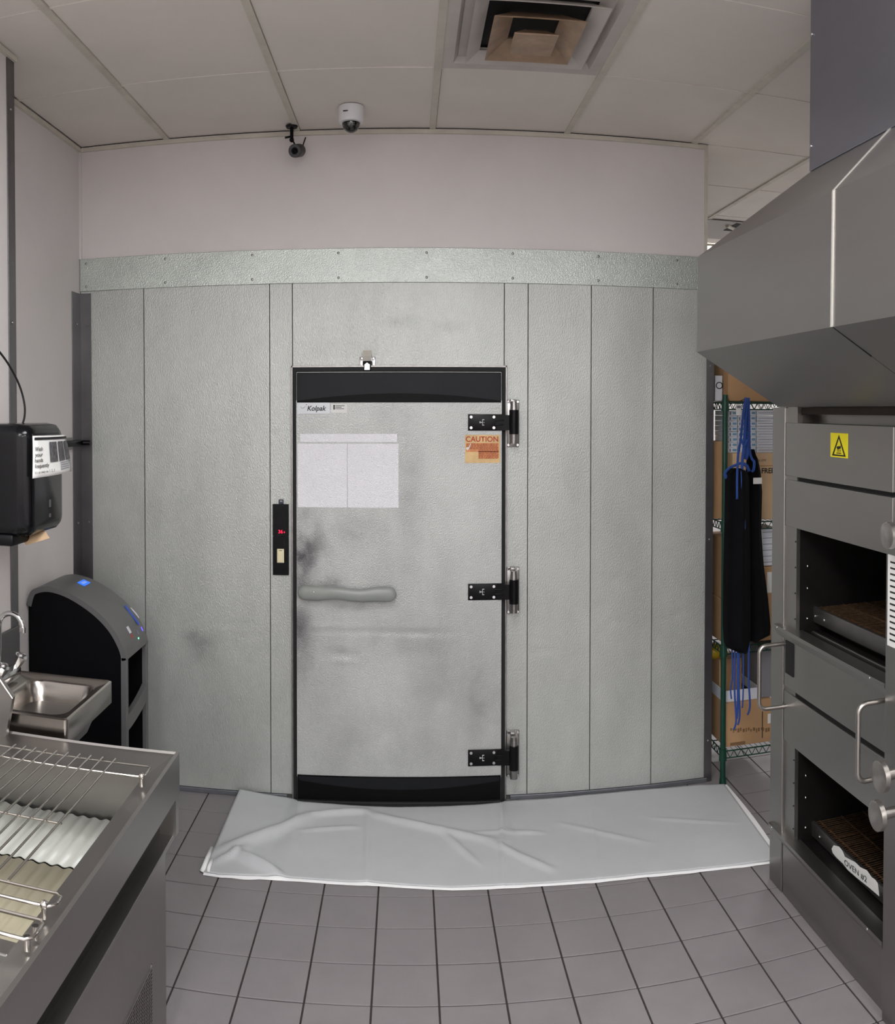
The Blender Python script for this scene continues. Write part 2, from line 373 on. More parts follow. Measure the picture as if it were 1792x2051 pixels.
# ---------------------------------------------------------------- the cooler door
DY = D-.06          # face of the door slab
def dp(px, py, Y=None): return AY(px, py, DY if Y is None else Y)
xa, xb = dp(594, 1200).x, dp(1004, 1200).x
ztop = dp(800, 744).z
door = thing('door_1', 'wide grey metal walk-in cooler door with black plates at top and bottom', 'door', (0, DY, 0), kind='structure')
zlow_, zhigh_ = dp(800, 1556).z-.01, dp(800, 806).z+.01
dsl = MB().box(xa, xb, DY+.006, D+.03, .005, ztop, .003); skin(dsl, xa, xb, zlow_, zhigh_, DY, DD, .012); dsl.build('door_slab', galvdoor, door)
fr = MB()
for r_ in (0,):
    fr.box(xa-.02, xa-.004, D-.03, D+.05, .0, DZ1+.012).box(xb+.004, xb+.02, D-.03, D+.05, 0, DZ1+.012).box(xa-.004, xb+.004, D-.03, D+.05, ztop+.004, DZ1+.012)
fr.build('gasket', rubber, door)
fr = MB()
fr.box(xa-.027, xa-.02, D-.028, D, .0, DZ1+.02, .001).box(xb+.02, xb+.027, D-.028, D, 0, DZ1+.02, .001).box(xa-.027, xb+.027, D-.028, D, DZ1+.012, DZ1+.02, .001)
fr.build('door_frame', zinc, door)
zk0 = dp(800, 806).z
MB().box(xa+.004, xb-.004, DY-.004, DY+.007, zk0, ztop-.004, .001).build('top_plate', blackm2, door)
n = 24; cxm = (xa+xb)/2; hw = (xb-xa)/2-.008
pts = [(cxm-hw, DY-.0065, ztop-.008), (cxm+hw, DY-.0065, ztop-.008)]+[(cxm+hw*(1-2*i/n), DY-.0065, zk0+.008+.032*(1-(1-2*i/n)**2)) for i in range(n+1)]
MB().poly(pts, (0, .003, 0)).build('top_plate_arc', blackg, door)  # paler arc-edged area, slightly proud of the top plate
zl1 = dp(800, 1556).z
MB().box(xa+.004, xb-.004, DY-.022, DY-.003, .003, .03, .004).build('door_sweep', rubber, door)
MB().box(xa+.002, xb-.002, DY-.004, DY+.007, .004, zl1, .001).build('kick_plate', blackm2, door)
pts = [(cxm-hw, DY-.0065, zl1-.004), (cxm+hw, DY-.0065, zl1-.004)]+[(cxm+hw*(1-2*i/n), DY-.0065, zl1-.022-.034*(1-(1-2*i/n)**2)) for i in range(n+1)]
MB().poly(pts, (0, .003, 0)).build('kick_plate_arc', blackg, door)  # matching paler arc-edged area on the kick plate
# dents and creases in the door skin
mb = MB()
# cream-white patch where notices were removed: two rectangles and a top strip of bright embossed skin
patch = mat('unfaded_white_skin', (232, 232, 236), .4, .1, 6, .04, 1.0, 190)
a = dp(601, 869); b = dp(795, 887); c = dp(596, 888); d_ = dp(798, 1017); mid = dp(695.5, 900).x
MB().box(a.x, b.x, DY-.0012, DY, b.z+.003, a.z).build('white_patch', patch, door)
MB().box(c.x, mid-.0015, DY-.0012, DY, d_.z, c.z-.001).build('white_patch', patch, door)
MB().box(mid+.0015, d_.x, DY-.0012, DY, d_.z, c.z-.001).build('white_patch', patch, door)
# name plate
a = dp(595, 806.5); b = dp(661, 829)
npl = MB().box(a.x, b.x, DY-.0025, DY, b.z, a.z, .0005).build('name_plate', mat('silver_plate', (190, 193, 197), .4, .3), door)
text('Kolpak', 'lettering', ink, npl, dp(615, 822.5, DY-.0026), (1, 0, 0), (0, 0, 1), .031, .0855, .25, .018)
sw = smoothpath([dp(602, 814.5, DY-.0032), dp(604, 817.5, DY-.0032), dp(608, 817, DY-.0032), dp(612.5, 813, DY-.0032)])
MB().tube(sw, .0006, 5).build('swoosh', ink, npl)
MB().sph(dp(613.5, 810.5, DY-.003), .0022, (1, .3, 1), 8).build('red_dot', mat('red_dot', (120, 30, 40), .6), npl)
a = dp(663, 809.5); b = dp(695, 827)
sp = MB().box(a.x, b.x, DY-.0018, DY, b.z, a.z).build('small_label', paper, door)
mb = MB(); 
for k, yy in enumerate((812.6, 815.6, 818.8)):
    q0, q1 = dp(672, yy-.55, DY-.0022), dp(690-[0, 6, 1][k], yy+.55, DY-.0022); mb.box(q0.x, q1.x, DY-.0022, DY-.0017, q1.z, q0.z)
    q0, q1 = dp(667, yy-1.2, DY-.0022), dp(671, yy+1.2, DY-.0022); mb.box(q0.x, q1.x, DY-.0022, DY-.0017, q1.z, q0.z)
mb.build('print', ink, sp)
# caution sticker
a = dp(931, 871); b = dp(1001, 927)
st = MB().box(a.x, b.x, DY-.0016, DY, b.z, a.z).build('warning_sticker', mat('faded_orange_sticker', (222, 188, 134), .6, 0, 14, .22), door)
red = mat('faded_red_ink', (176, 48, 24), .6); org = mat('faded_orange_ink', (216, 146, 98), .7, 0, 60, .35)
text('CAUTION', 'lettering', red, st, dp(932.5, 884.6, DY-.0026), (1, 0, 0), (0, 0, 1), .0335, .1455, 0, .012)
mb = MB(); random.seed(3)
q0, q1 = dp(933, 887.5, DY), dp(998.5, 905, DY)
mb.box(q0.x, q1.x, DY-.0021, DY-.0015, q1.z, q0.z); q0, q1 = dp(958, 904, DY), dp(998.5, 918.5, DY); mb.box(q0.x, q1.x, DY-.0021, DY-.0015, q1.z, q0.z)
mb.build('orange_field', org, st)
mb = MB()
for k in range(13):
    yy = 888.8+k*2.35; x = 934 if k < 5 else 958
    while x < 995:
        wd = random.uniform(2, 6)
        q0, q1 = dp(x, yy, DY), dp(min(x+wd, 998), yy+1.25, DY); mb.box(q0.x, q1.x, DY-.0026, DY-.002, q1.z, q0.z); x += wd+1.1
mb.build('small_print', mat('brown_red_ink', (158, 78, 48), .7), st)
MB().poly([dp(*p, DY-.0032) for p in ((932.8, 898), (935, 895.5), (938, 896), (940, 893), (941.8, 887.5), (942.8, 889), (941.5, 894), (939, 899), (936, 902), (933.8, 900.5))], (0, .0006, 0)).build('torn_spot', paper, st)
# pull handle
hm = mat('grey_handle_plastic', (138, 142, 138), .4, 0, 12, .08)
h0, h1 = dp(614, 1184), dp(778, 1187)
path = []; N_ = 40
for i in range(N_+1):
    t = i/N_; x = h0.x+(h1.x-h0.x)*t
    wv = math.sin((t-.18)/.64*2*math.pi)*.0065 if .18 < t < .82 else 0
    wv *= .62
    path.append((x, h0.z+(h1.z-h0.z)*t+wv, -.05-.012*math.sin(math.pi*t)))
mb = MB(); loops = []
def oval(x, z, yoff, rz, ry): return [Vector((x, DY+yoff+math.cos(a)*ry, z+math.sin(a)*rz)) for a in (2*math.pi*j/20 for j in range(20))]
r0 = .034
for k in range(6): a_ = math.pi/2*k/6; loops.append(oval(path[0][0]-r0*math.cos(a_)*1.05, path[0][1], -.038, max(.002, r0*math.sin(a_)), max(.002, .016*math.sin(a_)+.002)))
for i, (x, z, y) in enumerate(path):
    t = i/N_; neck = 1-.17*math.exp(-((t-.5)/.3)**4)
    loops.append(oval(x, z, -.038-.012*math.sin(math.pi*t), r0*neck, .018))
for k in range(6): a_ = math.pi/2*(5-k)/6; loops.append(oval(path[-1][0]+r0*math.cos(a_)*1.05, path[-1][1], -.038, max(.002, r0*math.sin(a_)), max(.002, .016*math.sin(a_)+.002)))
mb.loft(loops, True, True)
ho = mb.build('pull_handle', hm, door, smooth=50)
for xx in (h0.x-.004, h1.x+.006):
    MB().box(xx-.016, xx+.016, DY-.03, DY, h0.z-.024, h0.z+.024, .008).build('handle_mount', hm, ho, smooth=40)
q = dp(628, 1186, DY-.058); MB().sph((q.x, DY-.0575, q.z), .004, (1, .6, 1), 8).build('screw', chrome, ho, smooth=True)
# hinges
def hinge(pyc):
    z0 = dp(970, pyc).z
    xl_, xr_ = dp(937, pyc).x, dp(1040, pyc).x
    xm = dp(1012, pyc).x; xk = dp(1027, pyc).x
    hh = .037
    mb = MB(); mb.box(xl_, xm-.01, DY-.006, DY, z0-hh, z0+hh, .0015)
    mb.poly([(xm-.04, DY-.006, z0-hh), (xm+.0, DY-.014, z0-hh*.95), (xk, DY-.024, z0-hh*.9), (xk, DY-.024, z0+hh*.85), (xm, DY-.014, z0+hh*.9), (xm-.04, DY-.006, z0+hh)], (0, .008, 0))
    mb.cyl((xk+.002, DY-.022, z0-.052), (xk+.002, DY-.022, z0+.056), .021, seg=20)
    for s in (-.5, .5): mb.box(xm-.05, xm-.008, DY-.0135, DY-.005, z0+s*.02-.003, z0+s*.02+.003, .002)
    hg = mb.build('hinge', blackm, door, smooth=35)
    pl = MB(); xp0, xp1 = dp(1013, pyc, D).x, dp(1039, pyc, D).x
    pl.box(xp0+.001, xp1, D-.016, D-.004, z0-.112, z0+.102, .004)
    pl.build('hinge_plate', zinc, hg, smooth=40)
    kb = MB(); kb.cyl((xk+.002, DY-.018, z0+.056), (xk+.002, DY-.018, z0+.094), .017, .013, 16).cyl((xk+.002, DY-.018, z0-.052), (xk+.002, DY-.018, z0-.094), .0175, .0165, 16)
    kb.box(xk-.010, xk+.014, D-.05, D-.01, z0+.086, z0+.104, .003).box(xk-.010, xk+.014, D-.05, D-.01, z0-.104, z0-.09, .003)
    kb.build('hinge_barrel', zinc, hg, smooth=40)
    for (px, dz) in ((943, .024), (988.5, .024), (943, -.024), (988.5, -.024)):
        x = dp(px, pyc).x; MB().cyl((x, DY-.005, z0+dz), (x, DY-.010, z0+dz), .0082, .0065, 14).cyl((x, DY-.009, z0+dz), (x, DY-.0115, z0+dz), .004, .004, 6).build('bolt', chrome, hg)
    for sx_ in (0, 1):
        for sz_ in (-.103, .093):
            x = (xp0+.009) if sx_ == 0 else (xp1-.008)
            MB().cyl((x, D-.016, z0+sz_), (x, D-.021, z0+sz_), .0072, .0055, 12).build('bolt', chrome, hg)
    mk = MB(); xx = dp(964, pyc).x      # pale bracket emblem
    for b in ((.003, .0055, -.014, .014), (.0055, .012, .0105, .014), (.0055, .012, -.014, -.0105), (-.005, .003, -.0015, .002), (.009, .012, -.002, .0015), (-.009, -.005, -.004, .005)):
        mk.box(xx+b[0], xx+b[1], DY-.0068, DY-.0058, z0+b[2], z0+b[3])
    mk.build('emblem', mat('pale_mark', (190, 190, 190), .6), hg)
for py in (846, 1185, 1517): hinge(py)

# ---------------------------------------------------------------- latch over the door
p = AY(736, 720, D)
lt = thing('door_latch', 'small polished steel latch on the frame above the cooler door', 'latch', (p.x, D, AY(736, 742, D).z))
z0 = AY(736, 741, D).z
for s in (-1, 1):
    MB().box(p.x+s*.0265-.0095, p.x+s*.0265+.0095, D-.01, D-.004, z0+.004, z0+.058, .003).build('side_plate', chrome, lt, smooth=40)
    for dz in (.012, .046): MB().cyl((p.x+s*.0265, D-.0095, z0+dz), (p.x+s*.0265, D-.0125, z0+dz), .0042, seg=10).build('screw', steeld, lt)
MB().box(p.x-.016, p.x+.016, D-.04, D-.004, z0-.008, z0+.05, .002).build('housing', blackm2, lt)
MB().poly([(p.x-.018, D-.05, z0+.038), (p.x-.018, D-.062, z0+.06), (p.x-.018, D-.05, z0+.083), (p.x-.018, D-.03, z0+.086), (p.x-.018, D-.004, z0+.07), (p.x-.018, D-.004, z0+.04)], (.036, 0, 0)).build('cap', mat('satin_nickel', (222, 218, 208), .35, .5), lt)
MB().poly([(p.x-.012, D-.05, z0-.002), (p.x+.012, D-.05, z0-.002), (p.x+.012, D-.05, z0+.022), (p.x, D-.05, z0+.031), (p.x-.012, D-.05, z0+.022)], (0, .012, 0)).build('bolt', chrome, lt)

# ---------------------------------------------------------------- temperature strip with light switch
p0 = AY(547, 1009, D); p1 = AY(579, 1151, D)
tc = thing('thermometer_panel', 'narrow black panel with red digits and ivory switch left of the door', 'thermometer', ((p0.x+p1.x)/2, D, p1.z))
zmid = AY(560, 1073, D).z
MB().box(p0.x, p1.x, D-.018, D-.004, zmid+.001, p0.z, .002).build('display_panel', blackm, tc)
MB().box(p0.x, p1.x, D-.018, D-.004, p1.z, zmid-.001, .002).build('switch_panel', blackm, tc)
text('36', 'digits', mat('red_led', (255, 20, 70), .5, emit=(255, 10, 60), estr=1.3), tc, AY(557.5, 1068, D-.0188), (1, 0, 0), (0, 0, 1), .022, .020, 0, .01)
e = mat('red_led', (255, 20, 70)); q = AY(568.5, 1066, D-.019)
MB().box(q.x, q.x+.004, D-.0195, D-.018, q.z-.003, q.z+.003).build('degree_mark', e, tc)
q0, q1 = AY(555, 1099, D-.018), AY(569, 1127, D-.018)
iv = mat('ivory_plastic', (222, 214, 178), .4)
swp = MB().box(q0.x, q1.x, D-.024, D-.017, q1.z, q0.z, .0015).build('switch', iv, tc)
MB().box(q0.x+.005, q1.x-.005, D-.0265, D-.023, q1.z+.005, q0.z-.012, .001).build('rocker', iv, swp)
MB().box((q0.x+q1.x)/2-.007, (q0.x+q1.x)/2+.007, D-.0248, D-.0235, q0.z-.0085, q0.z-.0065).build('slot', ink, swp)
q0, q1 = AY(558.5, 1000, D), AY(568, 1010, D)
tg = MB().box(q0.x, q1.x, D-.01, D-.004, q1.z, q0.z, .002).build('badge', mat('navy_badge', (28, 36, 58), .4), tc)
text('NC', 'lettering', paper, tg, AY(560.8, 1005.3, D-.0104), (1, 0, 0), (0, 0, 1), .010, .011)

# ---------------------------------------------------------------- cloth on the floor
back = [(480, 1581), (530, 1591), (585, 1600), (600, 1606), (660, 1610), (725, 1615), (790, 1617), (870, 1616), (950, 1613), (1002, 1608), (1012, 1605), (1090, 1601), (1180, 1592), (1300, 1581), (1400, 1573), (1450, 1571)]
front = [(408, 1747), (440, 1752), (520, 1755), (600, 1760), (700, 1767), (735, 1766), (760, 1769), (860, 1776), (905, 1778), (985, 1775), (1020, 1773), (1130, 1767), (1290, 1752), (1400, 1741), (1537, 1725), (1560, 1722)]
def cp_(px, py):
    q = AZ(px, py, .006)
    if q.y > D-.088 and 590 < px < 1010: q = AY(px, py, D-.088)
    elif q.y > D-.02: q = AY(px, py, D-.02)
    return q
def resample(pts, n):
    P = [cp_(*p) for p in pts]; L = [0]
    for a, b in zip(P, P[1:]): L.append(L[-1]+(b-a).length)
    out = []
    for i in range(n+1):
        s = L[-1]*i/n; k = max(j for j in range(len(L)-1) if L[j] <= s+1e-9); t = (s-L[k])/(L[k+1]-L[k]); out.append(P[k].lerp(P[k+1], min(t, 1)))
    return out
NX, NYc = 220, 60
Bk, Fr = resample(back, NX), resample(front, NX)
def seg(p, a, b):
    ab = (b[0]-a[0], b[1]-a[1]); L2 = ab[0]**2+ab[1]**2; t = max(0, min(1, ((p.x-a[0])*ab[0]+(p.y-a[1])*ab[1])/L2))
    return math.hypot(p.x-a[0]-ab[0]*t, p.y-a[1]-ab[1]*t), t
def fl(px, py): q = AZ(px, py, .006); return (q.x, q.y)
ridges = [((735, 1628), (735, 1768), .006, .008), ((1004, 1618), (1006, 1774), .006, .006), ((432, 1712), (620, 1640), .018, .03), ((620, 1640), (735, 1628), .012, .02), ((735, 1632), (1000, 1690), .010, .022), ((880, 1665), (960, 1735), .007, .014), ((980, 1690), (1110, 1745), .008, .018),
          ((470, 1710), (560, 1755), .022, .022), ((600, 1670), (720, 1660), .005, .012), ((1010, 1665), (1090, 1670), .004, .010), ((1120, 1650), (1300, 1690), .004, .014), ((1180, 1594), (1200, 1765), .003, .008), ((430, 1730), (500, 1700), .012, .015), ((940, 1672), (1090, 1668), .005, .007), ((1300, 1640), (1480, 1650), .004, .01)]
rg = [(fl(*a), fl(*b), h, w_) for a, b, h, w_ in ridges]
rows_ = []
for j in range(NYc+1):
    t = j/NYc; row = []
    for i in range(NX+1):
        p = Bk[i].lerp(Fr[i], t)
        # left edge leans as in the photo
        h = .0015*(noise.noise(Vector((p.x*5, p.y*5, 0)))+1)+.0006*noise.noise(Vector((p.x*22, p.y*22, 3)))
        for a, b, hh, w_ in rg:
            d_, tt = seg(p, a, b); e_ = 1-abs(2*tt-1)**3
            h += 1.5*hh*math.exp(-(d_/w_)**2)*(.25+.75*e_)
        p = p.copy(); p.z += h
        row.append(p)
    rows_.append(row)
mb = MB(); mb.grid(rows_)
cloth = mb.build('floor_sheet', clothm, None, smooth=True, fix=False)
cloth['label'] = 'long creased white sheet spread on the floor before the cooler door'; cloth['category'] = 'sheet'
so = cloth.modifiers.new('s', 'SOLIDIFY'); so.thickness = .0018; so.offset = -1
# hem: bright under-layer peeping out at the front and right
hr = []
for t in (0, 1, 2):
    row = []
    for i in range(NX+1):
        p = Fr[i].copy(); q = rows_[-1][i]; wv = .012+.006*noise.noise(Vector((p.x*3, 0, 1)))+.012*max(0, noise.noise(Vector((p.x*9, 2, 1))))
        if t == 0: row.append(Vector((p.x, p.y+.02, max(.003, q.z-.003))))
        elif t == 1: row.append(Vector((p.x, p.y-wv*.6, max(.0035, (q.z-.004)*.7))))
        else: row.append(Vector((p.x, p.y-wv, .0015)))
    hr.append(row)
MB().grid(hr).build('hem', hemm, cloth, smooth=True, fix=False)
hr = []
for j in range(NYc+1):
    q = rows_[j][-1]; wv = .010+.012*math.sin(math.pi*j/NYc)
    hr.append([Vector((q.x-.015, q.y, max(.003, q.z-.003))), Vector((q.x+wv, q.y, .004)), Vector((q.x+wv+.006, q.y, .0012))])
MB().grid(hr).build('hem', hemm, cloth, smooth=True, fix=False)
# turned-up left corner
q = AZ(404, 1746, .004)
MB().tube([q, AZ(408, 1738, .016), AZ(414, 1722, .014), AZ(424, 1700, .008)], .010, 8).build('rolled_corner', hemm, cloth, smooth=True)
MB().tube([AZ(416, 1746, .008), AZ(418, 1738, .02), AZ(424, 1722, .016)], .008, 8).build('rolled_corner', hemm, cloth, smooth=True)

# ---------------------------------------------------------------- cameras on the ceiling
q = AZ(588, 262, HT-.004)
bc = thing('security_camera', 'small black bullet camera on a stalk hanging from the ceiling', 'camera', (q.x, min(q.y, D-.09), HT-.002))
cx_, cy_ = q.x, min(q.y, D-.09)
MB().cyl((cx_, cy_, HT-.003), (cx_, cy_, HT-.012), .028, .024, 20).build('base', blackm, bc, smooth=40)
zb_ = AY(592, 306, cy_-.03).z; xb_ = AY(592, 306, cy_-.03).x
MB().cyl((cx_, cy_, HT-.01), (cx_, cy_, HT-.065), .008, seg=10).sph((cx_, cy_, HT-.065), .011, seg=10).cyl((cx_-.004, cy_, HT-.05), (cx_-.03, cy_-.004, HT-.055), .005, seg=8).cyl((cx_, cy_, HT-.06), (xb_+.003, cy_-.02, zb_+.025), .0035, seg=8).build('stalk', blackm, bc, smooth=40)
fd = Vector((-.16, -1, -.30)).normalized(); c0 = Vector((xb_, cy_-.06, zb_))
bd = MB().cyl(c0, c0-fd*.075, .029, .029, 24).build('body', blackm, bc, smooth=40)
MB().cyl(c0+fd*.002, c0, .027, .028, 24).build('lens_ring', mat('ir_ring', (70, 70, 72), .5, .1, 200, .5), bd)
MB().cyl(c0+fd*.003, c0, .015, .016, 20).sph(c0+fd*.002, .009, seg=10).build('lens', blackm2, bd, smooth=40)
MB().tube(smoothpath([c0-fd*.07, c0-fd*.07+Vector((.018, .0, .015)), AY(607, 290, D-.02), AY(612, 275, D-.01)]), .003, 6).build('cable', rubber, bc)
q = AZ(703, 214, HT)
dc = thing('dome_camera', 'white dome security camera with smoked bubble under the ceiling', 'camera', (q.x, q.y, HT))
R_ = .053; loops = []
def ring(c, r, z, n=28): return [Vector((c[0]+math.cos(a)*r, c[1]+math.sin(a)*r, z)) for a in (2*math.pi*j/n for j in range(n))]
MB().loft([ring(q, R_*.98, HT-.001), ring(q, R_, HT-.01), ring(q, R_, HT-.055), ring(q, R_*.93, HT-.066), ring(q, R_*.72, HT-.068)], True, True).build('housing', mat('white_camera_plastic', (225, 226, 228), .35), dc, smooth=40)
bub = [ring(q, R_*.72*math.cos(a), HT-.066-R_*.80*math.sin(a)) for a in (math.pi/2*k/8*.97 for k in range(9))]
MB().loft(bub, False, True).build('dome', mat('smoked_dome', (14, 13, 14), .08, 0, coat=1), dc, smooth=True)
pw = AX(684, 232, q.x-.028)
MB().box(q.x-.03, q.x-.010, q.y-R_*.985, q.y-R_*.9, HT-.034, HT-.030).build('mark', ink, dc)

# ---------------------------------------------------------------- ceiling diffuser
vx0, vx1 = cols[3]+.013, cols[4]-.013; vy0, vy1 = rows[vent_cell[1]]+.01, rows[vent_cell[1]+1]-.01
vc = ((vx0+vx1)/2, (vy0+vy1)/2)
vm = mat('diffuser_white', (196, 190, 184), .5, 0, 7, .10); vd = mat('greasy_tan_metal', (166, 140, 116), .45, 0, 14, .3)
vt = thing('air_vent', 'square stepped ceiling air diffuser with a greasy tan centre', 'vent', (vc[0], vc[1], HT))
def sq(c, hx, hy, z): return [Vector((c[0]+sx*hx, c[1]+sy*hy, z)) for sx, sy in ((-1, -1), (1, -1), (1, 1), (-1, 1))]
hx, hy = (vx1-vx0)/2, (vy1-vy0)/2
MB().loft([sq(vc, hx, hy, HT+.004), sq(vc, hx, hy, HT-.002), sq(vc, hx*.86, hy*.86, HT-.002), sq(vc, hx*.80, hy*.80, HT+.024)]).build('frame', vm, vt)
MB().loft([sq(vc, hx*.81, hy*.81, HT+.018), sq(vc, hx*.62, hy*.62, HT+.014)]).build('groove', vm, vt)
MB().box(vc[0]-hx*.62, vc[0]+hx*.62, vc[1]-hy*.62, vc[1]+hy*.62, HT+.026, HT+.029).build('plenum', dark, vt)
MB().loft([sq(vc, hx*.56, hy*.56, HT+.016), sq(vc, hx*.72, hy*.72, HT-.018), sq(vc, hx*.725, hy*.725, HT-.022), sq(vc, hx*.56, hy*.56, HT+.006)]).build('louvre', vm, vt)
MB().loft([sq(vc, hx*.28, hy*.28, HT+.016), sq(vc, hx*.50, hy*.50, HT-.032), sq(vc, hx*.505, hy*.505, HT-.037), sq(vc, hx*.26, hy*.26, HT+.008)]).build('louvre', vd, vt)
MB().loft([sq(vc, hx*.12, hy*.12, HT-.015), sq(vc, hx*.25, hy*.25, HT-.045), sq(vc, hx*.24, hy*.24, HT-.049)], True, True).build('centre_plate', vd, vt)

# ---------------------------------------------------------------- extraction hood
YH = 3.1
A = AY(1397, 515, YH); B = AY(1395, 705, YH); C = AY(1558, 817, YH); E_ = AY(1611, 344, YH)
hd = thing('extraction_hood', 'large angular stainless exhaust hood above the oven', 'hood', (C.x, YH, C.z))
YS = AX(1669, 500, A.x).y; YN = .75
GX_, GY_, GZ_ = 1.19, 2.50, 2.518         # foot of the duct enclosure: the hood roof is hipped up to it
mb = MB()
for p_ in [(A.x, YH, A.z), (B.x, YH, B.z), (C.x, YH, C.z+.004), (2.34, YH, C.z+.004), (2.34, YH, A.z), (GX_, GY_, GZ_), (2.34, GY_, GZ_)]+[(x, YS+.002, z) for x, z in ((A.x, A.z), (B.x, B.z), (C.x, C.z+.004), (2.34, C.z+.004), (2.34, GZ_), (GX_, GZ_))]: mb.bm.verts.new(p_)
bmesh.ops.convex_hull(mb.bm, input=mb.bm.verts); mb.build('hood_section', steelh, hd)
prof = [(A.x, A.z), (B.x, B.z), (C.x, C.z+.004), (2.34, C.z+.004), (2.34, GZ_), (GX_, GZ_)]
MB().poly([(x, YS-.002, z) for x, z in prof], (0, -(YS-YN), 0)).build('hood_section', steelh, hd)
brt = mat('bright_seam', (225, 222, 214), .25, .6)
MB().poly([(A.x-.003, YS+.006, A.z), (B.x-.003, YS+.006, B.z), (B.x+.01, YS+.006, B.z), (A.x+.01, YS+.006, A.z), (GX_+.004, YS+.006, GZ_-.006), (GX_-.002, YS+.006, GZ_+.003)], (0, -.008, 0)).build('seam_strip', brt, hd)
mb = MB(); d0 = Vector((C.x-B.x, 0, C.z-B.z)); mb.poly([(B.x, YS+.001, B.z-.001), (B.x+d0.x*.35, YS+.001, B.z+d0.z*.35-.001), (B.x+d0.x*.35, YS+.001, B.z+d0.z*.35+.004), (B.x, YS+.001, B.z+.004)], (0, -.004, 0)); mb.build('seam_gap', rubber, hd)
MB().box(GX_-.004, 2.34, YN, GY_+.004, GZ_+.0005, HT-.003, .002).build('duct_enclosure', mat('blueish_stainless', (160, 162, 174), .38, .95, 1.5, .15, .03, 300, (1, .3, 1), .05), hd)
for py in (67, 292): MB().sph((GX_-.006, GY_-.012, AY(1619, py, GY_-.012).z), .006, (.8, 1, 1), 10).build('rivet', chrome, hd, smooth=True)

# ---------------------------------------------------------------- oven
def OY(px): return XO/math.tan((px-CX)/F)
def OZ(px, py): return AX(px, py, XO).z
ZT = C.z+.0032
YF = OY(1549); YP = OY(1573); YN1 = 2.262
z_top = (OZ(1575, 850)+OZ(1785, 850))/2
zs1 = (OZ(1572, 961)+OZ(1785, 985))/2; zo1t = (OZ(1594, 1064)+OZ(1784, 1105))/2; zl = OZ(1570, 1252); zo1b = zl-.01
zs2 = OZ(1578, 1381); zo2t = OZ(1583, 1492); zl2 = OZ(1557, 1652); zo2b = zl2-.01
ov = thing('conveyor_oven', 'tall double-deck stainless conveyor oven on the right under the hood', 'oven', (XO, YF, 0))
cav = OY(1594)
mb = MB()
XB = 2.2
mb.box(XO+.012, XB, YP, YF, 0, ZT, .002)
mb.box(XO+.006, XO+.02, cav, YP-.0005, 0, ZT)
mb.box(XO+.02, XB, 1.45, YN1-.02, 0, ZT, .002)
mb.box(XO+.02, XB, YN1-.02, YP, 0, zo2b).box(XO+.02, XB, YN1-.02, YP, zo2t, zo1b).box(XO+.02, XB, YN1-.02, YP, zo1t, z_top).box(XO+.07, XB, YN1-.02, YP, z_top, ZT)
mb.box(XB, XB+.02, 1.45, YF, 0, ZT)
mb.build('oven_body', steel, ov)
MB().box(XO-.004, XO+.012, YP, YF, 0, ZT, .003).build('corner_post', steel, ov)
def panel(name, z0, z1, y0=YN1, y1=YP-.002, x=XO, m=steel, bev=.002, par=ov): return MB().box(x, x+.02, y0, y1, z0, z1, bev).build(name, m, par)
pa = panel('upper_panel', zs1+.007, z_top)
panel('upper_panel', zo1t, zs1-.007)
MB().box(XO+.012, XO+.019, YN1, YP, zs1-.008, zs1+.008).build('groove', rubber, ov)
MB().box(XO+.06, XO+.07, YN1, YP, z_top+.028, ZT-.026).build('vent_strip', steel, ov)
MB().cyl((XO+.06, YP-.05, z_top+.04), (XO+.048, YP-.05, z_top+.04), .010, seg=12).build('bolt', chrome, ov)
MB().box(XO+.02, XO+.07, YN1, YP-.001, ZT-.026, ZT-.0005).build('top_gap', mat('gap_shade_brown', (42, 30, 22), .8, 0, 20, .5), ov)  # dark brown strip stands in for the shade in the gap under the hood
# cavities
for (zb_, zt_) in ((zo1b, zo1t), (zo2b, zo2t)):
    mb = MB(); x1 = XB-.02
    mb.box(XO+.021, x1, cav, cav+.004, zb_, zt_).box(XO+.021, x1, YN1-.018, YN1-.014, zb_, zt_).box(XO+.021, x1, YN1-.018, cav, zt_-.004, zt_-.001).box(XO+.021, x1, YN1-.018, cav, zb_+.001, zb_+.004).box(x1-.004, x1, YN1-.018, cav, zb_, zt_)
    mb.build('cavity_liner', steelin, ov)
    for dz in (.05, .16, .24):
        if zb_+dz < zt_-.02: MB().sph((XO+.05, cav-.002, zb_+dz), .005, seg=8).build('screw', chrome, ov, smooth=True)
    for k in range(4): MB().sph((XO+.005, cav+.006, zb_+.05+(zt_-zb_-.1)*k/3), .003, seg=6).build('rivet', ink, ov)
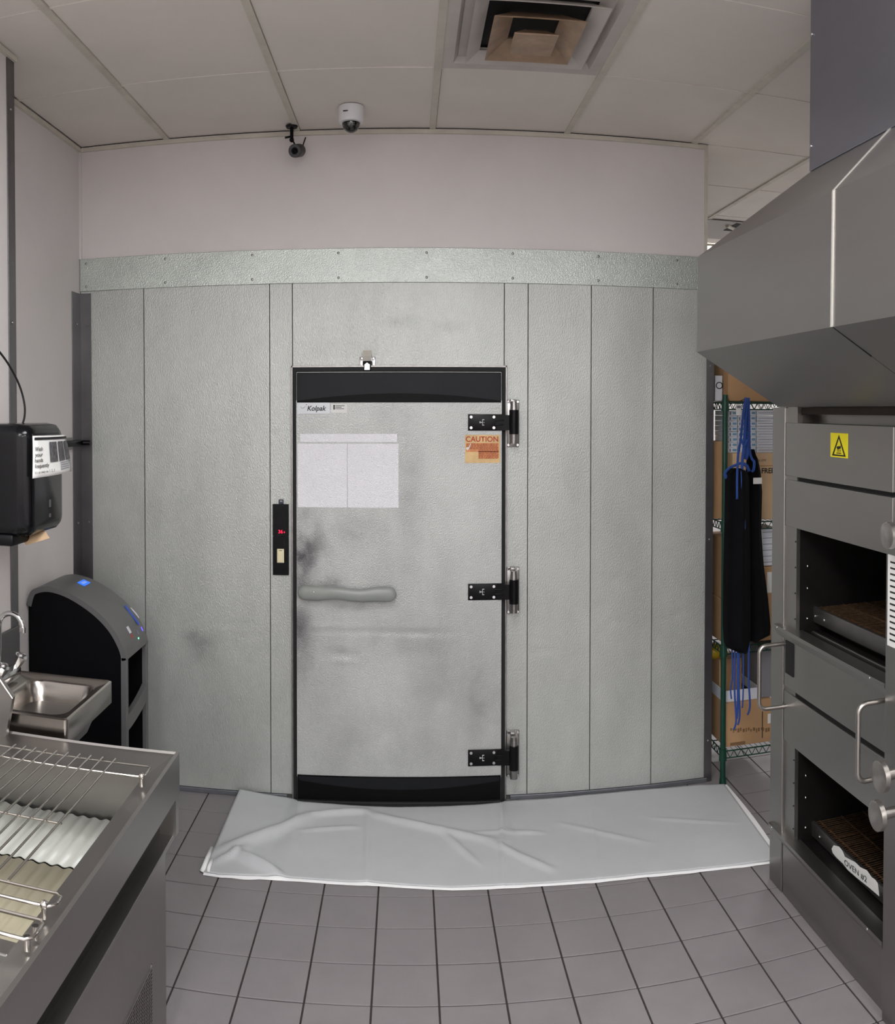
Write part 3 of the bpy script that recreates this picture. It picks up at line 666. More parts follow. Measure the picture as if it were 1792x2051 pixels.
# conveyors
XRl = 1.425
def conveyor(pts_t, pts_b):
    zt_ = AX(*pts_t, XRl).z; zb_ = AX(*pts_b, XRl).z; y1 = AX(*pts_t, XRl).y
    cv = MB().box(XRl, XRl+.012, YN1-.01, y1, zb_, zt_, .003).build('conveyor_rail', mat('rail_steel', (120, 117, 116), .4, .9, 8, .15), ov, smooth=40)
    mb = MB(); random.seed(5)
    k = 0; y = y1-.02
    while y > YN1:
        mb.cyl((XRl+.014, y, zt_-.006+random.uniform(-.001, .001)), (XB-.04, y, zt_-.006+random.uniform(-.001, .001)), .0022, seg=5); y -= .013
    for xx in (XRl+.03, XRl+.12, XRl+.21, XRl+.30, XRl+.45): mb.box(xx, xx+.003, YN1, y1-.01, zt_-.008, zt_-.002)
    mb.build('conveyor_belt', rust, cv)
    for dy, dz in ((.02, -.02), (.055, -.022), (.13, -.02)):
        MB().sph((XRl-.001, y1-dy, (zt_+zb_)/2+dz*.2), .006, (.5, 1, 1), 8).build('rivet', chrome, cv, smooth=True)
    MB().box(XRl-.02, XRl-.01, YN1, y1-.07, zb_-.038, zb_-.024, .002).build('guide_bar', steel, cv)
    MB().box(XRl+.05, XB-.05, YN1, y1-.04, zb_-.03, zb_-.02).build('drip_tray', steelin, cv)
    return cv, zt_, zb_
c1, *_ = conveyor((1619, 1210), (1619, 1241))
c2, zt2, zb2 = conveyor((1610, 1630), (1610, 1659))
lab = [(1665, 1700), (1669, 1693), (1680, 1696), (1686, 1704), (1691, 1716), (1704, 1723), (1712, 1727), (1722, 1737), (1735, 1743), (1745, 1757), (1752, 1762), (1757, 1769), (1760, 1795), (1740, 1778), (1714, 1757), (1697, 1742), (1688, 1730), (1674, 1717), (1667, 1708)]
lb = MB().poly([AX(px, py, XRl-.0012) for px, py in lab], (.0009, 0, 0)).build('paper_label', paper, c2)
a = AX(1691, 1731, XRl-.0016); b = AX(1736, 1768, XRl-.0016)
text('OVEN #2', 'lettering', ink, lb, a, b-a, (0, 0, 1), .027, (b-a).length, 0, 0, 'LEFT', .0012)
# sills
def sill_(z, yf):
    s = MB().poly([(XO-.022, yf, z-.003), (XO-.022, yf, z-.016), (XO-.004, yf, z-.045), (XO+.012, yf, z-.045), (XO+.03, yf, z)], (0, YN1-yf, 0)).build('sill', steel, ov)
    for y in (yf-.03, 2.35): MB().sph((XO-.022, y, z-.01), .0045, (.5, 1, 1), 8).build('screw', chrome, s, smooth=True)
sill_(zl, OY(1563)); sill_(zl2, OY(1555))
pc = panel('door_panel', zs2+.006, zl-.03)
panel('door_panel', zo2t, zs2-.012)
MB().box(XO+.008, XO+.019, YN1, YP, zs2-.014, zs2+.008).build('groove', rubber, ov)
MB().box(XO-.002, XO+.004, YN1, YP-.09, zs2-.020, zs2-.010, .001).build('trim_bar', steel, ov)
panel('base_panel', .0, zl2-.04)
MB().box(XO-.003, XO, YP-.09, YP-.02, zl-.17, zl-.05).build('handle_backing', rubber, ov)
# handles
def handle(py0, py1, y, pxb):
    xb_ = y*math.tan((pxb-CX)/F); z1 = AY(pxb, py0, y).z; z0 = AY(pxb, py1, y).z; r = .028
    pts = [Vector((XO+.002, y, z1))]+arc((xb_+r, y, z1-r), r, math.pi/2, math.pi, 6)+arc((xb_+r, y, z0+r), r, math.pi, 1.5*math.pi, 6)+[Vector((XO+.002, y, z0))]
    MB().tube(pts, .0078, 10).build('door_handle', chrome if 0 else mat('satin_handle', (178, 174, 168), .28, .95), ov, smooth=60)
handle(1294, 1421, OY(1577), 1524)
handle(1411, 1566, 2.288, 1724)
# near control column
colm = MB().box(XO-.02, XO+.3, 1.45, YN1, 0, 1.43, .004).build('control_column', steel, ov)
q0 = AX(1786, 1112, XO-.021); q1 = AX(1786, 1296, XO-.021)
sg = MB().box(XO-.0225, XO-.02, 2.0, YN1-.015, q1.z, q0.z, .0008).build('notice', paper, colm)
mb = MB()
for k in range(14):
    z = q0.z-.02-(q0.z-q1.z-.04)*k/13; mb.box(XO-.0232, XO-.0222, 2.02+random.uniform(0, .05), YN1-.03, z-.0025, z+.0025)
mb.build('print', ink, sg)
def knob(px, py, r):
    xk = XO-.075; y = xk/math.tan((px-CX)/F); z = AX(px, py, xk).z
    kb = MB().cyl((xk-.006, y, z), (xk+.008, y, z), r*.97, r, 32).cyl((xk-.008, y, z), (xk-.006, y, z), r*.88, r*.97, 32).build('knob', mat('turned_aluminium', (172, 168, 164), .3, .9, 60, .12), colm, smooth=40)
    MB().cyl((xk+.008, y, z), (XO-.02, y, z), .016, seg=20).build('shaft', mat('turned_aluminium', (172, 168, 164)), kb, smooth=40)
knob(1781, 1073, .038); knob(1770, 1560, .045); knob(1764, 1640, .043)
# yellow hot-surface sticker
a = AX(1663, 868, XO-.0012); b = AX(1697, 916, XO-.0012)
hx0, hx1, hz0, hz1 = a.y, b.y, (OZ(1663, 916)+OZ(1697, 917))/2, (OZ(1663, 868)+OZ(1697, 867))/2
ys = MB().box(XO-.0012, XO+.0003, hx1, hx0, hz0, hz1, .0004).build('warning_sticker', mat('yellow_sticker', (236, 222, 20), .5), pa)
def sp_(u, v, x=XO-.0016): return Vector((x, hx0+(hx1-hx0)*u, hz0+(hz1-hz0)*v))
def spoly(pts, name='symbol'):
    return MB().poly([sp_(u, v) for u, v in pts], (.0005, 0, 0))
mb = MB()
tri = [(.5, .94), (.9, .06), (.1, .06)]; tin = [(.5, .78), (.79, .12), (.21, .12)]
for i in range(3):
    j = (i+1) % 3
    mb.poly([sp_(*tri[i]), sp_(*tri[j]), sp_(*tin[j]), sp_(*tin[i])], (.0005, 0, 0))
mb.poly([sp_(u, v) for u, v in ((.36, .16), (.64, .16), (.64, .20), (.36, .20))], (.0005, 0, 0))
mb.poly([sp_(u, v) for u, v in ((.40, .36), (.44, .33), (.62, .38), (.60, .50), (.52, .46), (.46, .47), (.36, .43))], (.0005, 0, 0))
for u in (.42, .48, .54, .6): mb.poly([sp_(*p_) for p_ in ((u-.015, .34), (u+.012, .34), (u+.004, .24), (u-.018, .22))], (.0005, 0, 0))
mb.build('symbol', ink, ys)

# ---------------------------------------------------------------- green wire shelving in the aisle
SX0, SX1, SY0, SY1 = 1.478, 2.6, 4.03, 4.5
shz = [.155, AY(1500, 1292, SY0).z, AY(1500, 1046, SY0).z, AY(1500, 806, SY0).z]
sh = thing('wire_shelving', 'dark green wire shelving unit stacked with cartons beyond the cooler', 'shelving', (SX0, SY0, 0))
for x in (SX0, SX1):
    for y in (SY0, SY1):
        MB().cyl((x, y, 0), (x, y, shz[3]+.035), .0135, seg=14).cyl((x, y, 0), (x, y, .03), .018, .0145, 14).build('post', greenw, sh, smooth=40)
for z in shz:
    mb = MB()
    for zz in (z, z-.034):
        r = .0035 if zz == z else .003
        mb.cyl((SX0, SY0, zz), (SX1, SY0, zz), r, seg=6).cyl((SX0, SY1, zz), (SX1, SY1, zz), r, seg=6).cyl((SX0, SY0, zz), (SX0, SY1, zz), r, seg=6).cyl((SX1, SY0, zz), (SX1, SY1, zz), r, seg=6)
    n = 30
    for i in range(n):
        x0, x1 = SX0+(SX1-SX0)*i/n, SX0+(SX1-SX0)*(i+1)/n; xm = (x0+x1)/2
        for y in (SY0, SY1): mb.cyl((x0, y, z-.034), (xm, y, z), .002, seg=4).cyl((xm, y, z), (x1, y, z-.034), .002, seg=4)
    for i in range(12):
        y0, y1 = SY0+(SY1-SY0)*i/12, SY0+(SY1-SY0)*(i+1)/12; ym = (y0+y1)/2
        mb.cyl((SX0, y0, z-.034), (SX0, ym, z), .002, seg=4).cyl((SX0, ym, z), (SX0, y1, z-.034), .002, seg=4)
    for i in range(1, 44):
        x = SX0+(SX1-SX0)*i/44; mb.cyl((x, SY0, z+.003), (x, SY1, z+.003), .0016, seg=4)
    for y in (SY0+.15, SY0+.31): mb.cyl((SX0, y, z), (SX1, y, z), .0028, seg=5)
    mb.build('wire_shelf', greenw, sh)
    for x in (SX0, SX1):
        for y in (SY0, SY1): MB().cyl((x, y, z-.042), (x, y, z+.012), .0195, .017, 12).build('collar', greenw, sh, smooth=40)

YB = SY0+.03
def boxpx(px0, py0, px1, py1, name, label, cat, m, Y=YB, depth=.3, z0=None, group=None, x0=None, x1=None, bev=.002):
    a, b = AY(px0, py0, Y), AY(px1, py1, Y); zb_ = b.z if z0 is None else z0
    a.x = x0 if x0 is not None else a.x; b.x = x1 if x1 is not None else b.x
    o = MB().box(a.x, b.x, Y, Y+depth, zb_, a.z, bev).build(name, m)
    o['label'] = label; o['category'] = cat
    if group: o['group'] = group
    return o, a, Vector((b.x, Y, zb_))
def flaps(o, a, b, m, Y=YB): MB().box(a.x, b.x, Y-.0012, Y-.0002, (a.z*.5+b.z*.5)-.001, (a.z*.5+b.z*.5)+.001).build('tape', m, o)
tape = mat('tan_tape', (150, 104, 62), .5)
wz = .0065
# top shelf
ob, a, b = boxpx(1440, 690, 1600, 795, 'cardboard_box', 'plain brown cardboard box on the top shelf, partly hidden by the hood', 'box', card, z0=shz[3]+wz, x0=SX0+.025)
boxpx(1425, 752, 1439.5, 795, 'cardboard_box', 'box with white printed end beside the post on the top shelf', 'box', whitebox, Y=YB+.06, z0=shz[3]+wz, x1=SX0+.018, x0=SX0-.02, depth=.2)
wb2 = bpy.data.objects[-1] if False else [o for o in COL.objects if o.name.startswith('cardboard_box')][-1]
text('O', 'lettering', ink, wb2, AY(1433, 779, YB+.06-.001), (1, 0, 0), (0, 0, 1), .05)
# second shelf
zz = shz[2]+wz
fb, a, b = boxpx(1467, 908, 1600, 1038, 'cardboard_box', 'pale cardboard box printed FREEZE under the white cartons', 'box', card2, z0=zz, depth=.36)
text('FREEZE', 'lettering', ink, fb, AY(1525, 948, YB-.001), (1, 0, 0), (0, 0, 1), .036, .105, 0, .02)
text('FULL LOW', 'lettering', ink, fb, AY(1513, 924, YB-.001), (1, 0, 0), (0, 0, 1), .014, .055, 0, .01)
MB().box(a.x, b.x, YB-.002, YB, AY(1500, 934, YB).z, AY(1500, 933, YB).z).build('flap_edge', tape, fb)
ftop = a.z
boxpx(1432, 884, 1463, 1038, 'cardboard_box', 'dull brown cardboard box behind the green post, left of the FREEZE box', 'box', card, Y=YB+.1, z0=zz, x0=SX0-.01, x1=a.x-.004, depth=.25)
def carton(px0, px1, pyt, pyb, Y, label, front='window', depth=.2, group='white cartons on the second shelf'):
    a, b = AY(px0, pyt, Y), AY(px1, pyb, Y)
    o = MB().box(a.x, b.x-.0015, Y, Y+depth, b.z+.0012, a.z, .0012).build('white_carton', whitebox)
    o['label'] = label; o['category'] = 'carton'; o['group'] = group
    if front == 'window':
        cw = b.x-a.x; MB().box(a.x+cw*.45, a.x+cw*.88, Y-.0008, Y, b.z+.3*(a.z-b.z), b.z+.75*(a.z-b.z)).build('blue_window', bluebox, o)
        MB().box(a.x+cw*.10, a.x+cw*.24, Y-.0008, Y, b.z+.2*(a.z-b.z), b.z+.75*(a.z-b.z)).build('print', mat('grey_print', (120, 124, 136), .7), o)
    else:
        cw = b.x-a.x; MB().box(a.x+cw*.08, a.x+cw*.9, Y-.0008, Y, b.z+.5*(a.z-b.z), b.z+.58*(a.z-b.z)).build('print', mat('grey_print', (120, 124, 136), .7), o)
    return o
ordn = ['topmost', 'second', 'third', 'fourth', 'fifth', 'sixth', 'seventh', 'eighth', 'ninth']
zbase = ftop
pyb = 907
hgt = 10.6
for name, px0, px1, n, fr_ in (('left', 1459, 1477, 8, 'window'), ('middle', 1478, 1496, 8, 'window'), ('third', 1497.5, 1514, 8, 'window'), ('right', 1515, 1557, 8, 'plain')):
    for k in range(n):
        yb = pyb-hgt*(n-1-k); off = .0 if not (name in ('third', 'right') and k >= 5) else -.02
        jx = random.uniform(-1, 1)
        carton(px0+jx*.4, px1+jx*.4, yb-hgt, yb, YB+.04+off+random.uniform(0, .01), 'white carton with %s, %s from the top in the %s of four stacks' % ('blue window' if fr_ == 'window' else 'grey lettering', {'topmost': 'first'}.get(ordn[k], ordn[k]), {'left': 'leftmost', 'middle': 'second', 'third': 'third', 'right': 'rightmost'}[name]), fr_)
# third shelf
zz = shz[1]+wz
for k in range(6):
    carton(1524, 1560, 1060+k*12, 1072+k*12, YB+.02+.004*(k % 2), 'white carton on the third shelf, %s in its stack' % {'topmost': 'topmost'}.get(ordn[k], ordn[k]+' from the top'), 'window' if 0 else 'plain', group='white cartons on the third shelf')
lowb, a, b = boxpx(1505, 1138, 1600, 1280, 'cardboard_box', 'cardboard box with white label under the lower white cartons', 'box', card, z0=zz, depth=.36)
q0, q1 = AY(1536, 1146, YB), AY(1556, 1186, YB); MB().box(q0.x, q1.x, YB-.001, YB, q1.z, q0.z).build('white_label', paper, lowb)
ux = AY(1500, 1134, YB).x
boxpx(1432, 1206, 1500, 1280, 'cardboard_box', 'brown cardboard box on the third shelf, lower of two beside the post', 'box', card, Y=YB, z0=zz, x0=SX0-.005+.02, x1=ux-.01)
boxpx(1432, 1082, 1500, 1204.6, 'cardboard_box', 'brown cardboard box on the third shelf, upper of two beside the post', 'box', card, Y=YB+.004, z0=AY(1432, 1206, YB).z+.003, x0=SX0-.005+.025, x1=ux-.012, bev=.001)
# bottom shelf
zz = shz[0]+wz
bb, a, b = boxpx(1434, 1412, 1544, 1505, 'cardboard_box', 'large brown cardboard carton with faded print on the bottom shelf', 'box', card, z0=zz, depth=.38, x0=SX0+.02)
mb = MB(); random.seed(9); x = 1462
while x < 1540:
    wdt = random.uniform(2, 5); y = 1459+random.uniform(-2, 2); q0, q1 = AY(x, y, YB), AY(x+wdt, y+random.uniform(4, 9), YB); mb.box(q0.x, q1.x, YB-.001, YB, q1.z, q0.z); x += wdt+random.uniform(1.2, 2.5)
mb.build('faded_print', mat('faded_ink', (128, 98, 68), .8), bb, kind='stuff')
q0, q1 = AY(1462, 1488, YB), AY(1492, 1490, YB); MB().box(q0.x, q1.x, YB-.001, YB, q1.z, q0.z).build('faded_line', mat('faded_ink', (128, 98, 68), .8), bb)
MB().box(AY(1526, 1400, YB).x, AY(1527.5, 1400, YB).x, YB-.0012, YB, AY(1526, 1478, YB).z, AY(1526, 1425, YB).z).build('seam', ink, bb)
q0, q1 = AY(1537, 1430, YB), AY(1544, 1448, YB); MB().box(q0.x, q1.x, YB-.001, YB, q1.z, q0.z).build('white_label', paper, bb)
ztop_ = a.z
wt = MB(); a1, b1 = AY(1436, 1386, YB+.02), AY(1521, 1411, YB+.02)
wt = thing('open_box', 'low open white box with dark inside on top of the large bottom carton', 'box', (a1.x, YB+.02, ztop_+.001))
xs0, xs1, zz0, zz1 = SX0+.02, b1.x, ztop_+.001, a1.z
MB().box(xs0, xs1, YB+.02, YB+.024, zz0, zz1).box(xs0, xs1, YB+.30, YB+.304, zz0, zz1).box(xs0, xs0+.004, YB+.024, YB+.30, zz0, zz1).box(xs1-.004, xs1, YB+.024, YB+.3, zz0, zz1).build('side_wall', whitebox, wt)
MB().box(xs0+.004, xs1-.004, YB+.024, YB+.3, zz0, zz0+.01).build('dark_inside', dark, wt)  # dark slab across the bottom makes the box black inside
boxpx(1434, 1322, 1485, 1385, 'cardboard_box', 'small brown box standing in the open white box', 'box', card, Y=YB+.14, z0=zz0+.011, x0=xs0+.02, depth=.14)
q = AY(1440, 1303, YB+.2)
MB().sph((SX0+.04, YB+.22, zz0+.19), .055, (1, 1, .75), 14).build('yellow_bag', mat('yellow_plastic', (206, 176, 30), .4), smooth=True)
o = bpy.data.objects['yellow_bag']; o['label'] = 'yellow plastic bag beside the post under the third shelf'; o['category'] = 'bag'
o.data.transform(Matrix.Translation((0, 0, AY(1440, 1322, YB+.22).z-(zz0+.19)+.05)))
boxpx(1510, 1300, 1600, 1384, 'storage_bin', 'pale grey bin on the bottom shelf behind the oven handle', 'bin', mat('grey_bin', (128, 128, 132), .6), Y=YB+.02, z0=ztop_+.002, x0=xs1+.01, depth=.3)
# price tag clip
q0, q1 = AY(1474, 809, SY0-.012), AY(1484, 832, SY0-.012)
tg = MB().box(q0.x, q1.x, SY0-.012, SY0-.008, q1.z, q0.z, .0008).build('shelf_tag', paper); tg['label'] = 'small white tag clipped to the top green shelf rail'; tg['category'] = 'tag'
MB().box(q0.x+.003, q1.x-.002, SY0-.0125, SY0-.0118, q0.z-.02, q0.z-.008).build('print', mat('grey_print', (120, 124, 136)), tg)

# ---------------------------------------------------------------- aprons
def apron_(rows_in, Y, label, depth, seed, waves):
    t = None; n = 26; pts = rows_in; rr = []
    for i in range(len(pts)-1):
        for k in range(6):
            s = k/6; rr.append(tuple(pts[i][j]+(pts[i+1][j]-pts[i][j])*s for j in range(3)))
    rr.append(pts[-1])
    loops = []
    for (y, xl_, xr_) in rr:
        a, b = AY(xl_, y, Y), AY(xr_, y, Y); lp = []
        for j in range(2*n):
            f = j/n if j < n else (2*n-j)/n
            sgn = -1 if j < n else 1
            env = math.sin(math.pi*min(max(f, .0), 1))**.5 if 0 < f < 1 else 0
            wv = .5*math.sin(f*waves*2*math.pi+seed+y*.004)+.15*math.sin(f*waves*5+y*.013+seed)
            yy = Y+depth*.5*env*(sgn*1+wv*(1 if sgn < 0 else -.2))
            lp.append(Vector((a.x+(b.x-a.x)*f, yy, a.z+(b.z-a.z)*f)))
        loops.append(lp)
    c = loops[0][0]
    t = thing('apron', label, 'apron', (c.x, Y, loops[-1][0].z), 'aprons on the shelf end')
    MB().loft(loops, True, True).build('cloth', apron, t, smooth=60)
    return t
YA = 3.93
a1 = apron_([(938, 1464, 1486), (946, 1453, 1497), (960, 1451, 1500), (1050, 1450, 1501), (1150, 1448, 1502), (1250, 1447, 1503), (1285, 1449, 1502), (1297, 1455, 1499), (1306, 1476, 1497)], YA-.09, 'black apron hanging in front, nearer the green post, blue neck strap', .05, .3, 1.5)
a2 = apron_([(900, 1499, 1508), (920, 1495, 1518), (945, 1493, 1523), (985, 1495, 1526), (1060, 1497, 1524), (1130, 1499, 1529), (1200, 1500, 1538), (1255, 1500, 1543), (1272, 1500, 1542), (1284, 1500, 1518)], YA+.0, 'black apron hanging behind the other, nearer the oven, white patch at chest', .045, 1.7, 1.3)
def rib(par, pts, r=.006, Y=YA-.12, n=5):
    MB().tube(smoothpath([AY(px, py, Y+dy) for px, py, dy in pts], n), r, 8, flat=(0, 1, 0)).build('strap', blue, par, smooth=True)
rib(a1, [(1493, 797, .085), (1488, 830, .02), (1483, 880, .01), (1478, 910, 0), (1476, 960, 0), (1476, 1000, 0)], .0065)
rib(a1, [(1496, 797, .085), (1492, 850, .02), (1490, 890, .01), (1486, 930, 0), (1487, 980, 0), (1489, 1020, .0), (1490, 1060, .0)], .0075)
rib(a1, [(1455, 958, .02), (1452, 948, .01), (1460, 938, 0), (1472, 932, 0), (1484, 928, 0), (1494, 932, .0), (1500, 944, .02)], .008)
rib(a1, [(1484, 880, 0), (1490, 893, 0), (1496, 880, 0)], .005)
rib(a2, [(1499, 797, .085), (1500, 850, .04), (1501, 900, .04), (1505, 918, .04), (1510, 925, .03), (1509, 940, .03), (1505, 945, .04)], .0065)
rib(a2, [(1494, 799, .085), (1497, 860, .04), (1496, 905, .03), (1492, 920, .03)], .011)
q0, q1 = AY(1508, 957, YA-.045), AY(1525, 969, YA-.045)
MB().box(q0.x, q1.x, YA-.049, YA-.045, q1.z, q0.z, .001).build('chest_label', paper, a2)
for k, (x, yt, ye) in enumerate(((1472, 1292, 1462), (1477, 1296, 1440), (1488, 1298, 1418), (1500, 1280, 1432), (1480, 1296, 1452), (1465, 1300, 1400))):
    j = random.uniform(-1.5, 1.5)
    rib(a1 if k < 3 else (a2 if k == 3 else a1), [(x, yt-12, .03), (x+j, (yt+ye)/2, .03), (x-j*1.4, ye-20, .03), (x+j-2, ye, .03)], .0036 if k in (5, 2) else .0048)
hk = MB().tube(smoothpath([AY(1494, 801, YA-.02), AY(1497, 797, YA), (AY(1499, 800, YA).x, SY0, shz[3]+.008), (AY(1499, 800, YA).x, SY0+.012, shz[3]-.002)]), .0022, 6).build('hook', steeld); hk['label'] = 'thin wire hook on the top shelf rail holding the aprons'; hk['category'] = 'hook'

# ---------------------------------------------------------------- distant ceiling light in the aisle
q = AZ(1419, 506, HT-.01)
tl = thing('ceiling_light', 'lit fluorescent ceiling panel far down the storage aisle', 'light', (q.x, q.y, HT-.01))
MB().box(q.x-.3, q.x+.12, q.y-.3, q.y+.35, HT-.012, HT-.004).build('diffuser', mat('lit_diffuser', (255, 255, 255), .5, emit=(255, 250, 240), estr=6), tl)
MB().box(q.x-.33, q.x+.15, q.y-.33, q.y-.3, HT-.016, HT-.003).box(q.x+.12, q.x+.15, q.y-.3, q.y+.38, HT-.016, HT-.003).build('frame', gridm, tl)
q = AZ(1452, 462, HT-.006)
tv = thing('ceiling_hatch', 'open ceiling bay with pale louvre and dark gap over the aisle', 'vent', (q.x, q.y, HT-.005))
MB().box(q.x-.30, q.x+.32, q.y-.3, q.y+.3, HT-.008, HT-.003).build('pan', mat('pale_pan', (170, 165, 160), .6), tv)
MB().box(q.x-.02, q.x+.30, q.y-.27, q.y-.02, HT-.011, HT-.007).build('dark_gap', dark, tv)
MB().tube([(q.x-.06, q.y-.2, HT-.014), (q.x+.05, q.y-.1, HT-.016), (q.x+.3, q.y-.08, HT-.014)], .014, 8).build('pipe', gridm, tv)

# ---------------------------------------------------------------- left side: paper towel dispenser
tdX = -1.11
td = thing('towel_dispenser', 'black paper towel dispenser on the left wall with a paper sheet hanging', 'dispenser', (XJ, 2.64, AX(100, 1060, tdX).z))
z1, z0 = AX(90, 848, tdX).z, AX(128, 1058, tdX).z
y0_, y1_ = AX(60, 950, tdX).y, AX(130, 950, tdX).y
def rrect(cx_, cy_, w_, h_, r, n=6, z=0, f=lambda a, b, z: Vector((a, b, z))):
    out = []
    for (sx, sy, a0) in ((1, 1, 0), (-1, 1, 90), (-1, -1, 180), (1, -1, 270)):
        for k in range(n+1):
            a = math.radians(a0+90*k/n); out.append(f(cx_+sx*(w_/2-r)+r*math.cos(a), cy_+sy*(h_/2-r)+r*math.sin(a), z))
    return out
fx = lambda a, b, z: Vector((z, a, b))
cyy, czz, wy, hz_ = (y0_+y1_)/2, (z0+z1)/2, y1_-y0_, z1-z0
MB().loft([rrect(cyy, czz, wy, hz_, .03, z=XJ, f=fx), rrect(cyy, czz, wy, hz_, .035, z=tdX-.05, f=fx), rrect(cyy, czz, wy-.012, hz_-.012, .035, z=tdX-.018, f=fx), rrect(cyy, czz, wy-.04, hz_-.04, .03, z=tdX-.003, f=fx), rrect(cyy, czz, wy-.07, hz_-.07, .02, z=tdX, f=fx)], True, True).build('cover', mat('gloss_black_cover', (10, 11, 14), .16, 0, spec=.25), td, smooth=50)
MB().box(XJ+.005, tdX-.06, y0_+.004, y1_-.03, z0-.028, z0+.01, .01).build('dispensing_mouth', blackm, td, smooth=40)
tw = MB().grid([[AY(px, py, 2.62+dy) for px, py, dy in r_] for r_ in ([(42, 1070, 0), (62, 1066, .01), (86, 1056, .02)], [(46, 1082, -.006), (68, 1076, .0), (92, 1066, .012)], [(52, 1092, -.02), (74, 1086, -.012), (100, 1078, 0)])]).build('paper_towel', mat('kraft_paper', (188, 160, 128), .9), td, smooth=True)
s_ = tw.modifiers.new('s', 'SOLIDIFY'); s_.thickness = .0012
for (px, py) in ((100, 968), (100, 1008), (100, 1032)):
    q = AX(px, py, tdX); MB().box(tdX-.0005, tdX+.0006, q.y-.008, q.y+.008, q.z-.006 if py != 1008 else q.z-.012, q.z+.006 if py != 1008 else q.z+.012).build('marking', mat('faint_grey_print', (74, 76, 80), .5), td)
# hand washing notice stuck on it
c4 = [(65, 873), (130, 871), (145, 943), (67, 958)]
Pn = [AY(px, py, 2.62+dy) for (px, py), dy in zip(c4, (-.145, .085, .10, -.15))]
sg = MB(); rows_n = []
for j in range(9):
    t = j/8; row = []
    for i in range(9):
        s = i/8; p = (Pn[0].lerp(Pn[1], s)).lerp(Pn[3].lerp(Pn[2], s), t); p = p+Vector((.016*math.sin(math.pi*s)*(1)+.0, -.008*t*t, 0)); row.append(p)
    rows_n.append(row)
# move it onto the dispenser front
dx = (tdX+.012)-min(p.x for r_ in rows_n for p in r_)
nt_ = MB().grid(rows_n).build('notice', paper, None, smooth=True)
nt_['label'] = 'white hand-washing notice with three grey photos taped to the towel dispenser'; nt_['category'] = 'sign'
s_ = nt_.modifiers.new('s', 'SOLIDIFY'); s_.thickness = .001
def NP(s, t, d=.004):
    i, j = min(int(s*8), 7), min(int(t*8), 7); u, v = s*8-i, t*8-j
    p = rows_n[j][i].lerp(rows_n[j][i+1], u).lerp(rows_n[j+1][i].lerp(rows_n[j+1][i+1], u), v)
    nrm = (rows_n[j][i+1]-rows_n[j][i]).cross(rows_n[j+1][i]-rows_n[j][i]).normalized()
    if nrm.dot(Vector((0, 0, HC))-p) < 0: nrm = -nrm
    return p+nrm*d
def nquad(mb, s0, s1, t0, t1, d=.004):
    n = 4; mb.grid([[NP(s0+(s1-s0)*i/n, t0+(t1-t0)*j/n, d) for i in range(n+1)] for j in range(n+1)])
mb = MB(); nquad(mb, .02, .98, .04, .10); mb.build('header_bar', ink, nt_)
ph = mat('grey_photo', (92, 92, 94), .7, 0, 90, .75)
for s0 in (.33, .56, .79): mb = MB(); nquad(mb, s0, s0+.19, .16, .66); mb.build('photo', ph, nt_)
mb = MB()
for k in range(4): nquad(mb, .58, .88, .70+k*.055, .72+k*.055)
nquad(mb, .82, .97, .70, .72)
mb.build('small_print', mat('grey_print', (120, 124, 136)), nt_)
for k, wd in enumerate(('Wash', 'your', 'hands', 'frequently')):
    a_, b_ = NP(.03, .36+k*.135), NP(.03+(.15 if k < 3 else .27), .36+k*.135)
    text(wd, 'lettering', ink, nt_, a_+Vector((0, -.002, 0)), b_-a_, (0, 0, 1), .017, (b_-a_).length, 0, .012)
a_, b_ = NP(.03, .9), NP(.42, .9); text("It's as easy as 1, 2, 3", 'lettering', ink, nt_, a_+Vector((0, -.002, 0)), b_-a_, (0, 0, 1), .011, (b_-a_).length)
# black cable over the dispenser
cb = MB().tube(smoothpath([AX(-25, 680, -1.25), AX(0, 706, -1.24), AX(22, 738, -1.23), AX(40, 775, -1.22), AX(49, 810, -1.21), AX(49, 835, -1.2), AX(44, 852, -1.2)]), .0035, 8).build('cable', rubber, None, smooth=True)
cb['label'] = 'thin black cable curving down to the towel dispenser'; cb['category'] = 'cable'
# wall clip
kz = AX(150, 888, XL).z
kl = thing('wall_clip', 'short black clip bar on a small steel plate beside the corner guard', 'clip', (XL, D-.2, kz))
MB().box(XL, XL+.006, D-.30, D-.13, kz-.028, kz+.03, .001).build('backing_plate', steel, kl)
MB().box(XL+.006, XL+.03, D-.30, D-.04, kz-.012, kz+.016, .005).cyl((XL+.03, D-.06, kz+.002), (XL+.062, D-.05, kz+.002), .012, seg=12).build('clip_bar', blackm, kl, smooth=40)

# ---------------------------------------------------------------- hand dryer
hdp = [(-1.54, .98), (-1.525, 1.03), (-1.50, 1.052), (-1.44, 1.064), (-1.36, 1.048), (-1.28, 1.01), (-1.21, .962), (-1.155, .905), (-1.118, .84), (-1.103, .79)]
hdp = [(p.x, p.z) for p in smoothpath([(x, 0, z) for x, z in hdp], 4)]
Y0, Y1 = 3.41, 3.71
dr = thing('hand_dryer', 'tall grey and black hands-in dryer with curved hood against the left wall', 'hand dryer', (-1.32, 3.56, 0))
def offp(pts, d):
    out = []
    for i, p in enumerate(pts):
        a, b = pts[max(i-1, 0)], pts[min(i+1, len(pts)-1)]; tx, tz = b[0]-a[0], b[1]-a[1]; l = math.hypot(tx, tz); out.append((p[0]-tz/l*-1*-d if 0 else p[0]+(tz/l)*d, p[1]-(tx/l)*d))
    return out
inner = offp(hdp, .022)
greyp = mat('charcoal_grey_shell', (92, 92, 92), .42, 0, 10, .05)
blk = mat('black_side_panel', (9, 9, 12), .45, spec=.12)
mb = MB(); loops = []
for (x, z), (xi, zi) in zip(hdp, inner): pass
